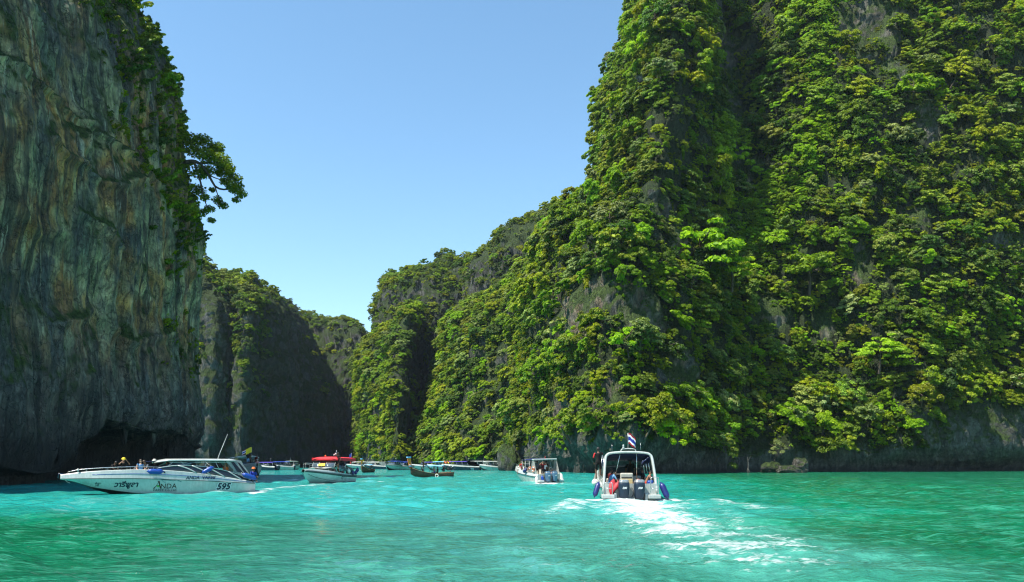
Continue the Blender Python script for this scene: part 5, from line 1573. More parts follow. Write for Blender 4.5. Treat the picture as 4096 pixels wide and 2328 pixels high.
    seat(7.3, .45, 1.36, F + 1.5, 'sit', 'woman in a pale blue sleeveless top on the bow of the 595 speedboat', 'skyblue', 'white', 0, 'brown', sleeves=False, fingers=False)
    seat(6.85, .3, 1.40, F + .6, 'lean', 'passenger in patterned grey leaning beside the woman in pale blue', 'grey', 'olive', 1, 'brown', fingers=False)
    seat(6.45, .5, 1.36, F + 1.4, 'sit', 'dark skinned passenger with a pale cap behind the woman in pale blue', 'black', 'grey', 2, hat=SEATW, fingers=False)
    seat(5.95, .75, 1.30, F + .4, 'recline', 'passenger lying back with bare legs just ahead of the windscreen', 'olive', 'pink', 1, fingers=False)
    seat(5.35, .5, 1.36, F + 1.2, 'sit', 'person in a pale blue cap ahead of the windscreen under the hardtop', 'grey', 'black', 1, hat=CL['skyblue'], fingers=False)
    seat(1.9, .75, 1.25, F + 2.6, 'sit', 'man in an orange life vest under the rear of the white hardtop', 'orange', 'black', 1, vest=ORANGE, fingers=False)
    seat(.10, 1.15, .80, F + 1.9, 'crouch', 'man in a blue shirt and orange cap sitting on the stern corner', 'blue', 'black', 2, hat=ORANGE, fingers=False)
    return A
big_speedboat()

# ------------------------------------------------------------------ 2. the flagged speedboat driving away, seen from astern
def flag_mesh(w, h, wave=.06, name='flag', mat_fn=None, n=18, stripes=None):
    """Cloth hanging off a pole along +u, drooping; stripes = list of (v end, material)."""
    V, Fc, MI = [], [], []
    m = 12
    for j in range(m + 1):
        for i in range(n + 1):
            u, v = i / n, j / m
            V.append((-u * w * .15 + wave * math.sin(u * 7 + v * 2) * u, -u * w, v * h - u * u * h * .55 + .03 * math.sin(u * 9)))
    for j in range(m):
        for i in range(n):
            a = j * (n + 1) + i
            Fc.append((a, a + 1, a + n + 2, a + n + 1))
            vv = (j + .5) / m
            k = next(q for q, (e, _) in enumerate(stripes) if vv <= e)
            MI.append(k)
    me = mesh_np(name, V, Fc, None, True, [s[1] for s in stripes], MI)
    return me
THAI = [(1/6, RED), (2/6, INKWHT), (4/6, CL['blue']), (5/6, INKWHT), (1.01, RED)]

def near_speedboat():
    yaw = math.radians(89.0)
    A = boat_root('speedboat', (6.22, 42.3, 0.0), yaw, 'white speedboat driving away with two dark engines, tall roof arch and striped flag', 'speedboat', pitch=-.035, scale=.94)
    H = Hull(HULL_FLAT, 9.6, 1.06, 1.12)
    link_mesh('hull', H.mesh([BOTTOM, WHITE, WHITE, SEATW]), A)
    for s in (-1, 1):
        xs = np.linspace(.05, 9.5, 30)
        tube_part('rub_rail', [(x, s * (H.at('ry', x) + .03), H.at('rz', x)) for x in xs], .03, RUBR, A, 6)
        # swim platforms either side of the engines
        box_part('swim_platform', (-.28, s * 1.28, .26), (.72, .70, .22), WHITE, A, bev=.05)
        box_part('platform_step', (-.18, s * .86, .20), (.50, .16, .44), WHITE, A, bev=.04)
        # quarter panel that rises to the arch foot
        bm = bmesh.new()
        vs = [bm.verts.new((x, s * 1.50, z)) for x, z in ((-.02, .40), (-.02, .72), (.55, 1.30), (2.6, 1.32), (2.6, .80), (.8, .60))]
        bmesh.ops.solidify(bm, geom=[bm.faces.new(vs)], thickness=.12)
        part('quarter_panel', bm, WHITE, A, False)
    box_part('transom', (.06, 0, .62), (.10, 2.5, .50), WHITE, A, bev=.03)
    box_part('engine_bracket', (-.22, 0, .12), (.5, .42, .12), SEATW, A, bev=.02)
    # roof arch: one rounded hoop, leaning
    hoop = [(.05, 1.50, .42), (.30, 1.44, 1.2), (.62, 1.36, 2.0), (.78, 1.30, 2.40), (.82, 1.20, 2.55), (.84, 1.02, 2.63), (.85, .5, 2.68), (.85, 0, 2.69)]
    hoop = hoop + [(x, -y, z) for x, y, z in hoop[-2::-1]]
    pts = curve_pts(hoop, 46)
    bm = bmesh.new(); rings = []
    for i, p in enumerate(pts):
        a = Vector(pts[max(0, i - 1)]); b = Vector(pts[min(len(pts) - 1, i + 1)])
        t = (b - a).normalized(); fwd = Vector((1, 0, 0)); n_ = t.cross(fwd).normalized(); f2 = n_.cross(t).normalized()
        c = Vector(p); sx, sn = .17, .065
        rings.append([bm.verts.new(c + f2 * sx * q[0] + n_ * sn * q[1]) for q in ((-1, -.6), (-.8, -1), (.8, -1), (1, -.6), (1, .6), (.8, 1), (-.8, 1), (-1, .6))])
    for a, b in zip(rings, rings[1:]):
        for k in range(8): bm.faces.new((a[k], a[(k + 1) % 8], b[(k + 1) % 8], b[k]))
    bm.faces.new(rings[0][::-1]); bm.faces.new(rings[-1])
    part('roof_arch', bm, WHITE, A)
    # canvas roof from the arch to the windscreen
    def fn(u, v):
        y = (v - .5) * 2
        return (.85 + 3.7 * u, 1.24 * y * (1 - .06 * u), 2.62 - .10 * abs(y) ** 2.5 - .50 * u - .05 * math.sin(u * math.pi * 3) ** 2)
    part('canvas_roof', sheet(fn, 16, 11, .025), NAVYC, A)
    for s in (-1, 1):
        def fn(u, v, s=s):
            return (.95 + 3.4 * u, s * (1.26 - .02 * v), 2.46 - .46 * u - (.30 + .06 * math.sin(8 * u)) * v)
        part('side_curtain', sheet(fn, 14, 4, .01), NAVYC, A)
        for x in (1.9, 3.0, 4.1):
            tube_part('roof_post', [(x, s * 1.42, 1.2), (x + .15, s * 1.26, 2.45)], .022, STEEL, A, 6)
        for sx in (.05, .30):
            tube_part('boarding_rail', curve_pts([(-.55, s * (1.06 + sx * 0), .36), (-.55, s * 1.06, .92 + .16 * (s < 0)), (-.50, s * 1.12, 1.02 + .3 * (s < 0)), (-.48, s * 1.42, 1.02 + .3 * (s < 0)), (-.45, s * 1.50, .92 + .3 * (s < 0)), (-.40, s * 1.52, .36)], 22), .022, STEEL, A, 6) if sx < .1 else tube_part('rail_rung', [(-.53, s * 1.07, .72), (-.46, s * 1.50, .72)], .018, STEEL, A, 6)
        tube_part('roof_stay', [(.86, s * .47 + (.0), 2.60), (1.0, s * .55 + .06, 1.9), (1.15, s * .62 + .1, 1.02)], .024, STEEL, A, 6)
    # windscreen, console, seats
    def fn(u, v):
        y = (u - .5) * 2
        return (4.75 - .35 * v - .5 * abs(y) ** 3, 1.30 * y, 1.20 + .62 * v)
    part('windscreen', sheet(fn, 14, 4, .015), SMOKE, A)
    box_part('dashboard', (4.4, 0, 1.0), (.5, 2.5, .45), BLACKP, A, bev=.08)
    hs = empty('helm_seat', (.72, .12, .35), 0); hs.parent = A
    box_part('shell', (.06, 0, .42), (.44, .72, .84), SEATW, hs, bev=.07)
    box_part('backrest', (-.02, 0, .98), (.18, .72, .36), SEATW, hs, Euler((0, -.08, 0)), .07)
    box_part('cushion', (-.165, 0, .66), (.05, .66, .34), CREAM, hs, bev=.02)
    box_part('slot', (-.118, 0, .90), (.05, .60, .06), BLACKP, hs, bev=.01)
    box_part('side_bench', (1.3, 1.0, .52), (2.3, .52, .44), CREAM, A, bev=.06)
    box_part('side_bench', (1.3, -1.0, .52), (2.3, .52, .44), CREAM, A, bev=.06)
    box_part('console', (2.9, -.55, .78), (.7, .9, .9), SEATW, A, bev=.06)
    box_part('console', (2.9, .62, .70), (.7, .8, .75), SEATW, A, bev=.06)
    for y, lab in ((.40, None), (-.46, None)):
        outboard(A, -.12, y, .62, ENGB, '200', 1.0, .06)
    tube_part('engine_cable', curve_pts([(-.1, -.05, .72), (-.35, -.12, .62), (-.38, -.14, .42), (-.2, -.06, .2)], 12), .018, BLACKP, A, 5)
    # light mast on the roof, flag and antennas
    tube_part('light_bar', curve_pts([(.9, .42, 2.66), (.9, .40, 2.82), (.9, .25, 2.88), (.9, -.25, 2.88), (.9, -.40, 2.82), (.9, -.42, 2.66)], 18), .035, WHITE, A, 6)
    bm = bmesh.new(); lathe(bm, [(.06, 0), (.06, .08), (.035, .10), (.05, .12), (.05, .20), (.02, .22)], (.9, .28, 2.90), None, 10); part('lamp', bm, WHITE, A)
    fp = tube_part('flagpole', [(.9, .02, 2.86), (.9, .02, 3.80)], .016, STEEL, A, 6)
    fl = link_mesh('flag', flag_mesh(.40, .62, .05, 'flag', None, 18, THAI), fp, (.9, .0, 3.14))
    tube_part('antenna', [(1.2, .90, 2.60), (1.2, .90, 3.12)], .008, STEEL, A, 5)
    tube_part('antenna', [(1.2, -.74, 2.60), (1.2, -.74, 3.22)], .008, STEEL, A, 5)
    L_ = lambda x, y, z: tuple(local(A, (x, y, z)))
    fender(L_(.30, 1.74, .95), L_(.05, 1.98, .26), .14, FENDN, 'navy fender swinging out on the left of the flagged speedboat', None, L_(.35, 1.5, 1.25))
    fender(L_(.25, -1.78, .92), L_(-.05, -2.08, .16), .16, FENDN, 'navy fender swinging out on the right of the flagged speedboat', None, L_(.3, -1.5, 1.3))
    bm = bmesh.new(); e = empty('buoy', L_(2.4, 1.74, .86), 0, 'white ball buoy hung outside the hull beside the standing man', 'buoy')
    lathe(bm, [(.03, -.20), (.14, -.16), (.20, -.04), (.20, .06), (.13, .17), (.04, .21)], (0, 0, 0), None, 14); part('ball', bm, FENDW, e)
    tube_part('lanyard', [(0, 0, .2), (0, -.2, .45)], .012, SEATW, e, 5)
    # people on board
    person(L_(2.05, 1.60, 1.06), yaw + .1, 'hold', 'man in a black and red shirt and black shorts standing outside the roof arch', 'black', 'black', 2, scale=1.02, tweak=dict(shL=(0, .19, 1.42), elL=(-.03, .27, 1.17), haL=(.05, .22, .95), haR=(.25, -.18, 1.4)), sleeves='long', arms='red')
    mk = person(L_(.78, 1.05, .76), yaw - 1.2, 'lean', 'passenger in a white and blue patterned top seated left of the helm seat', 'skyblue', 'blue', 0)
    person(L_(1.55, .95, .76), yaw - 1.1, 'sit', 'passenger in dark maroon seated forward of the one in blue', 'maroon', 'black', 2)
    person(L_(1.0, -1.0, .76), yaw + 1.5, 'recline', 'bare chested passenger with red shorts reclining on the right bench', None, 'red', 1, sleeves=False)
    person(L_(1.9, -1.0, .76), yaw + 1.4, 'sit', 'dark clothed passenger seated on the right bench behind the reclining one', 'black', 'black', 2)
    person(L_(3.9, -.5, .35), yaw, 'stand', 'shadowed helmsman standing at the dashboard of the flagged speedboat', 'black', 'black', 2, long_legs=True)
    # red bundle over the left engine well: a heap of life jackets, one cloth
    e = empty('life_jacket', L_(.15, .66, .82), yaw, 'shiny red life jacket draped over the transom beside the left engine', 'life jacket')
    def fn(u, v):
        a = u * 6.28318
        r = .23 + .05 * math.sin(3 * a + 4 * v) + .03 * math.sin(7 * a)
        zz = .26 - .66 * v
        k = math.sin(math.pi * (.12 + .80 * v)) ** .6
        return (-.08 - .22 * v + .16 * k * math.sin(a), .10 + .26 * v + r * k * math.cos(a), zz + .10 * math.sin(2 * a + 1))
    part('cloth', sheet(fn, 26, 14), RED, e)
    e = empty('life_jacket', L_(.35, -.52, .86), yaw, 'red life jacket on the transom behind the right engine', 'life jacket')
    def fn(u, v):
        a = u * 6.28318; k = math.sin(math.pi * (.1 + .8 * v)) ** .6
        return (.12 * k * math.sin(a), (.20 + .03 * math.sin(3 * a)) * k * math.cos(a) - .1 * v, .22 - .45 * v)
    part('cloth', sheet(fn, 20, 10), RED, e)
    e = empty('bag', L_(.62, -1.22, .74), yaw, 'bright blue bag at the feet of the bench right of the engines', 'bag')
    bm = bmesh.new(); box_bm(bm, (0, 0, .17), (.3, .34, .34), None, .1); part('sack', bm, FENDB, e)
    tube_part('strap', curve_pts([(0, .12, .3), (0, .06, .46), (0, -.06, .46), (0, -.12, .3)], 8), .02, BLACKP, e, 5)
    return A
near_speedboat()

# ------------------------------------------------------------------ 3. the second white boat driving away, with grey blue engines
def second_speedboat():
    yaw = math.radians(90 + 22)
    A = boat_root('speedboat', (3.65, 77.6, 0.0), yaw, 'white speedboat with pale blue engines, blue bimini and orange life ring, driving away', 'speedboat', pitch=-.03, roll=-.03)
    H = Hull(HULL_FLAT, 8.2, .88, 1.05)
    link_mesh('hull', H.mesh([BOTTOM, WHITE, WHITE, SEATW]), A)
    for s in (-1, 1):
        xs = np.linspace(.05, 8.1, 26)
        tube_part('rub_rail', [(x, s * (H.at('ry', x) + .03), H.at('rz', x)) for x in xs], .035, RUBR, A, 6)
        box_part('swim_platform', (-.22, s * 1.05, .24), (.6, .50, .22), WHITE, A, bev=.05)
        bm = bmesh.new()
        vs = [bm.verts.new((x, s * 1.20, z)) for x, z in ((.0, .62), (.35, 1.05), (.95, 2.22), (1.45, 2.22), (1.7, 1.45), (2.5, 1.16), (2.6, .85), (.3, .62))]
        bmesh.ops.solidify(bm, geom=[bm.faces.new(vs)], thickness=.11)
        part('arch_side', bm, WHITE, A, False)
    box_part('arch_beam', (1.18, 0, 2.28), (.52, 2.5, .13), WHITE, A, bev=.05)
    box_part('transom', (.02, 0, .66), (.10, 2.1, .52), SEATW, A, bev=.03)
    def fn(u, v):
        y = (v - .5) * 2
        return (1.3 + 3.0 * u, 1.15 * y, 2.34 - .12 * y * y - .10 * u + .05 * math.sin(u * 9.4) ** 2)
    part('bimini', sheet(fn, 14, 9, .03), NAVYC, A)
    for s in (-1, 1):
        for x in (2.4, 3.4, 4.2):
            tube_part('bimini_post', [(x - .3, s * 1.22, 1.15), (x, s * 1.1, 2.2)], .024, WHITE, A, 6)
        tube_part('side_rail', curve_pts([(2.0, s * 1.24, 1.35), (4.0, s * 1.2, 1.55), (6.0, s * .95, 1.62), (7.6, s * .3, 1.66)], 14), .018, STEEL, A, 5)
    def fn(u, v):
        y = (u - .5) * 2
        return (4.4 - .3 * v - .5 * abs(y) ** 3, 1.1 * y, 1.15 + .6 * v)
    part('windscreen', sheet(fn, 12, 4, .015), SMOKE, A)
    for y in (.36, -.36):
        outboard(A, -.1, y, .66, ENGL, '200', .92, .05)
    bm = bmesh.new()
    tor = [[(.20 + .055 * math.cos(b * .785)) for b in range(8)]]
    n1, n2 = 20, 8
    vs = [[bm.verts.new((1.25 - .3 + (.20 + .05 * math.cos(b * .785)) * math.cos(a * .314), 1.30 + .05 * math.sin(b * .785), 1.35 + (.24 + .05 * math.cos(b * .785)) * math.sin(a * .314))) for b in range(n2)] for a in range(n1)]
    for a in range(n1):
        for b in range(n2):
            bm.faces.new((vs[a][b], vs[a][(b + 1) % n2], vs[(a + 1) % n1][(b + 1) % n2], vs[(a + 1) % n1][b]))
    L_ = lambda x, y, z: tuple(local(A, (x, y, z)))
    e = empty('life_ring', L_(0, 0, 0), 0, 'orange and white life ring on the arch of the boat with pale blue engines', 'life ring')
    e.rotation_euler = A.rotation_euler
    part('ring', bm, ORANGE, e)
    for k in range(4):
        a = .785 + k * 1.5708
        bm = bmesh.new(); tube(bm, (.95 + .20 * math.cos(a - .16), 1.30, 1.35 + .24 * math.sin(a - .16)), (.95 + .20 * math.cos(a + .16), 1.30, 1.35 + .24 * math.sin(a + .16)), .058, .058, 8, True)
        part('band', bm, INKWHT, e)
    bm = bmesh.new(); lathe(bm, [(.05, 0), (.05, .07), (.03, .1), (.05, .12), (.04, .22)], (1.2, -.1, 2.35), None, 8); part('lamp', bm, RED, A)
    fender(L_(.15, 1.32, .62), L_(.0, 1.36, .02), .16, FENDW, 'white fender with a black end hung at the near left corner of the second boat', None, L_(.25, 1.2, .95))
    fender(L_(-.25, .92, .72), L_(-.35, .84, .10), .13, FENDB, 'blue fender hanging by the transom of the boat with pale blue engines', None, L_(.05, .9, .9))
    fender(L_(.1, -1.22, .85), L_(-.1, -1.30, .15), .17, FENDW, 'white fender hung at the right corner of the boat with pale blue engines', None, L_(.2, -1.2, 1.0))
    fender(L_(2.5, 1.42, 1.30), L_(2.9, 1.46, 1.02), .18, FENDN, 'navy topped fender lashed to the left side of the second boat', None, L_(2.6, 1.2, 1.3))
    person(L_(.25, .62, .42), yaw + 2.9, 'camera', 'man in a maroon shirt raising both hands to a camera, facing back', 'maroon', 'black', 1)
    person(L_(4.6, 1.0, 1.12), yaw + .3, 'sit', 'woman in a red top sitting on the left gunwale of the second boat', 'red', 'white', 1, 'brown', fingers=False)
    person(L_(2.4, 1.0, .9), yaw, 'sit', 'person in an orange life vest behind the arch of the second boat', 'orange', 'black', 1, vest=ORANGE, fingers=False)
    person(L_(.9, -.75, .40), yaw + .4, 'sit', 'seated passenger with bare legs inside the right half of the arch', 'pink', 'olive', 1, fingers=False)
    person(L_(1.4, -.1, .36), yaw, 'stand', 'standing passenger in white at the centre of the shaded cockpit', 'white', 'black', 2, fingers=False, scale=.95)
    person(L_(1.9, -.5, .36), yaw, 'stand', 'standing passenger in black at the right of the shaded cockpit', 'black', 'black', 2, fingers=False)
    person(L_(2.2, .35, .36), yaw, 'stand', 'standing passenger in grey at the left of the shaded cockpit', 'grey', 'black', 2, fingers=False)
    e = empty('rope_coil', L_(-.05, .50, .50), yaw, 'olive coil of rope hung on the transom left of the pale blue engines', 'rope')
    bm = bmesh.new(); lathe(bm, [(.08, 0), (.13, .05), (.15, .3), (.12, .5), (.05, .58)], (0, 0, 0), None, 12); part('coil', bm, CL['olive'], e)
    return A
second_speedboat()

# ------------------------------------------------------------------ 4. the red roofed speedboat coming on
def red_speedboat():
    yaw = math.radians(-90 - 17)
    A = boat_root('speedboat', (-17.2, 82.0, 0.0), yaw, 'white speedboat with a bright red roof heading towards the camera', 'speedboat', pitch=-.02)
    H = Hull(HULL_FLAT, 7.6, 1.04, .93)
    link_mesh('hull', H.mesh([WHITE, WHITE, WHITE, SEATW]), A)
    for s in (-1, 1):
        xs = np.linspace(.05, 7.5, 30)
        def fn(u, v, s=s):
            x = .05 + 7.5 * u
            z = H.at('rz', x) - .08 + .20 * v
            return (x, s * (H.side(x, z) + .025), z)
        part('rub_strake', sheet(fn, 30, 3, .03), RUBR, A)
        tube_part('knuckle_line', [(x, s * (H.side(x, H.at('cz', x) + .10) + .008), H.at('cz', x) + .10) for x in np.linspace(.1, 7.2, 24)], .020, RUBR, A, 5)
        tube_part('bow_rail', curve_pts([(3.6, s * 1.35, 1.36), (3.9, s * 1.30, 1.62), (5.2, s * 1.05, 1.72), (6.6, s * .55, 1.78), (7.4, s * .12, 1.80)], 18), .02, STEEL, A, 5)
        for x, y in ((4.6, 1.18), (5.8, .86), (6.8, .45)):
            tube_part('rail_post', [(x, s * y, 1.36), (x, s * y, 1.72)], .016, STEEL, A, 5)
        for x in (.6, 2.0, 3.3):
            tube_part('roof_post', [(x, s * 1.36, 1.05), (x + .05, s * 1.22, 2.30)], .025, STEEL, A, 6)
        # side glazing under the roof
        def fn(u, v, s=s):
            return (.4 + 2.9 * u, s * (1.40 - .10 * v), 1.08 + (.35 + .3 * u) * v)
        part('side_window', sheet(fn, 8, 3, .015), SMOKE, A)
    def fn(u, v):
        x = .05 + 3.75 * u; y = (v - .5) * 2
        e = max(0, u - .90) / .10
        return (x, 1.42 * y, 2.52 - .16 * abs(y) ** 4 - .18 * e * e - .04 * math.sin(u * 9) ** 2)
    part('canopy', sheet(fn, 22, 13, .03), REDC, A)
    for s in (-1, 1):
        def fn(u, v, s=s):
            return (.1 + 3.65 * u, s * (1.425 + .02 * math.sin(u * 25) * v), 2.40 - (.30 + .03 * math.sin(u * 14)) * v)
        part('side_valance', sheet(fn, 24, 3, .015), REDC, A)
    def fn(u, v):
        y = (u - .5) * 2
        return (3.80 + .02 * v - .25 * abs(y) ** 4, 1.42 * y, 2.38 - .28 * v - .10 * abs(y) ** 4 * (1 - v) + .01 * math.sin(30 * u))
    part('canopy_valance', sheet(fn, 22, 3, .015), REDC, A)
    # cabin front: windscreen in three panes with white mullions
    for k, (a, b) in enumerate(((-1.18, -.42), (-.36, .36), (.42, 1.18))):
        def fn(u, v, a=a, b=b):
            y = a + (b - a) * u
            return (4.35 - .32 * v - .30 * abs(y) ** 2.5 * .5, y, 1.42 + .48 * v)
        part('windscreen_pane', sheet(fn, 6, 4, .015), SMOKE if k != 1 else BLACKG, A)
    for y in (-1.2, -.39, .39, 1.2):
        tube_part('mullion', [(4.36 - .15 * abs(y) ** 2.5, y, 1.36), (4.04 - .15 * abs(y) ** 2.5, y, 1.92)], .028, WHITE, A, 5)
    box_part('notice', (4.30, -.02, 1.70), (.02, .72, .30), YELLOW, A, Euler((0, -.55, 0)), .004)
    def fn(u, v):
        y = (u - .5) * 2
        return (4.45 + 1.0 * v - .2 * y * y, 1.2 * y * (1 - .25 * v), 1.44 - .10 * v + .05 * (1 - y * y))
    part('foredeck', sheet(fn, 12, 5, .04), WHITE, A)
    box_part('hatch', (5.0, 0, 1.46), (.6, .9, .05), BLACKP, A, bev=.015)
    tube_part('mast', [(1.6, .3, 2.5), (1.6, .3, 3.0)], .012, STEEL, A, 5)
    fp = tube_part('flagpole', [(.9, -.35, 2.45), (.9, -.35, 2.95)], .012, STEEL, A, 5)
    link_mesh('flag', flag_mesh(.32, .26, .03, 'flag', None, 10, [(.5, BLACKP), (1.01, INKWHT)]), fp, (.9, -.35, 2.68))
    fp = tube_part('flagpole', [(.4, 1.1, 2.40), (.4, 1.1, 2.95)], .012, STEEL, A, 5)
    link_mesh('flag', flag_mesh(.26, .40, .03, 'flag', None, 10, [(1.01, FENDB)]), fp, (.4, 1.1, 2.55))
    tube_part('antenna', [(3.2, .95, 2.45), (3.2, .95, 3.15)], .02, STEEL, A, 5)
    bm = bmesh.new(); bmesh.ops.create_icosphere(bm, subdivisions=2, radius=.09, matrix=Matrix.Translation((2.6, -.6, 2.60))); part('beacon', bm, ORANGE, A)
    for y in (-.45, .45): outboard(A, -.1, y, .8, ENGB, None, .95)
    def on_side(x0, z0): return lambda u, v: Vector((x0 - u, H.side(x0 - u, z0 + v) + .008, z0 + v))
    lettering('J RIVIT', .36, on_side(3.35, .52), INKNAVY, A, .1, .004) if False else lettering('JMWT', .36, on_side(3.2, .46), INKNAVY, A, .1, .004)
    lettering('7102', .15, on_side(3.15, .30), INKNAVY, A, .1, .003)
    L_ = lambda x, y, z: tuple(local(A, (x, y, z)))
    for i, (x, z, m) in enumerate(((1.9, 1.12, FENDW), (1.05, .95, FENDN), (.45, .98, FENDN), (.1, 1.25, FENDN))):
        fender(L_(x, 1.62, z + .16), L_(x, 1.66, z - .16), .15, m, ['white ball fender nearest the bow on the red roofed boat', 'navy ball fender next to the white one on the red roofed boat', 'third navy fender towards the stern of the red roofed boat', 'highest navy fender at the stern corner of the red roofed boat'][i], 'fenders along the red roofed boat')
    person(L_(3.55, 1.38, 1.30), yaw - .3, 'hold', 'crewman in black standing on the gunwale holding the red roof', 'black', 'black', 2, scale=.92)
    for i, (x, y, c) in enumerate(((3.0, -.7, 'black'), (2.6, .1, 'grey'), (2.3, .8, 'olive'), (1.2, .5, 'pink'), (1.0, -.5, 'white'))):
        person(L_(x, y, .72), yaw, 'sit', ['passenger in black seated behind the left windscreen pane of the red roofed boat', 'passenger in grey seated behind the yellow notice', 'passenger in olive seated at the right windscreen pane', 'passenger in pink near the stern of the red roofed boat', 'passenger in white deep under the red roof'][i], c, 'black', i % 3, fingers=False)
    return A
red_speedboat()

# ------------------------------------------------------------------ 5. the white boat half hidden behind the long speedboat
def hidden_speedboat():
    yaw = math.radians(-90 + 34)
    A = boat_root('speedboat', (-35.6, 104.5, 0.0), yaw, 'white roofed speedboat with yellow flag half hidden behind the 595 speedboat', 'speedboat', pitch=-.04)
    H = Hull(HULL_FLAT, 8.4, 1.0, 1.2)
    link_mesh('hull', H.mesh([BOTTOM, WHITE, WHITE, SEATW]), A)
    for s in (-1, 1):
        for k in (0, .12, .24):
            tube_part('rub_rail', [(x, s * (H.side(x, H.at('rz', x) + k) + .01), H.at('rz', x) + k) for x in np.linspace(.05, 8.2, 24)], .018, RUBR, A, 5)
        tube_part('bow_rail', curve_pts([(3.0, s * 1.4, 1.4), (4.5, s * 1.3, 1.75), (6.6, s * .8, 1.85), (8.0, s * .15, 1.9)], 14), .018, STEEL, A, 5)
        for x in (.8, 2.4, 3.8): tube_part('roof_post', [(x, s * 1.34, 1.1), (x, s * 1.25, 2.55)], .025, STEEL, A, 6)
    def fn(u, v):
        x = .3 + 4.2 * u; y = (v - .5) * 2
        return (x, 1.42 * y, 2.72 - .22 * abs(y) ** 3 - .05 * (u - .5) ** 2)
    part('hardtop', sheet(fn, 12, 11, .16), WHITE, A)
    def fn(u, v):
        y = (u - .5) * 2
        return (4.5 - .4 * v - .4 * abs(y) ** 3, 1.3 * y, 1.3 + .6 * v)
    part('windscreen', sheet(fn, 12, 4, .015), SMOKE, A)
    fp = tube_part('flagpole', [(6.9, -.2, 1.5), (6.9, -.2, 3.45)], .016, STEEL, A, 5)
    link_mesh('flag', flag_mesh(.72, .66, .05, 'flag', None, 10, [(1.01, YELLOW)]), fp, (6.9, -.2, 2.95))
    fp = tube_part('flagpole', [(2.6, .4, 2.7), (2.6, .4, 3.6)], .016, STEEL, A, 5)
    link_mesh('flag', flag_mesh(.6, .52, .05, 'flag', None, 10, THAI), fp, (2.6, .4, 3.05))
    def on_side(x0, z0): return lambda u, v: Vector((x0 - u, H.side(x0 - u, z0 + v) + .008, z0 + v))
    lettering('14 R', .26, on_side(6.4, .62), INKNAVY, A, .1, .002)
    L_ = lambda x, y, z: tuple(local(A, (x, y, z)))
    q = (('stand', 6.4, -.55, 1.25, 'black', 'skyblue', 2, 'dark passenger in pale shorts at the bow under the yellow flag'), ('hold', 5.9, -.2, 1.15, 'olive', 'black', 2, 'standing passenger in olive beside the yellow flag'),
         ('stand', 5.3, .1, 1.0, 'maroon', 'black', 2, 'standing passenger in maroon between the two flags'), ('stand', 4.9, .9, 1.05, 'maroon', 'black', 1, 'standing passenger just left of the white hardtop'),
         ('sit', 5.9, .75, 1.25, 'pink', 'white', 0, 'seated passenger with a white hat at the rail of the half hidden boat'), ('lean', 5.0, 1.1, 1.25, 'white', 'grey', 1, 'seated passenger in white leaning on the rail of the half hidden boat'))
    for i, (po, x, y, z, c, sh, sk, lab) in enumerate(q):
        person(L_(x, y, z), yaw + i * .7, po, lab, c, sh, sk, hat=SEATW if 'white hat' in lab else None, fingers=False)
    return A
hidden_speedboat()

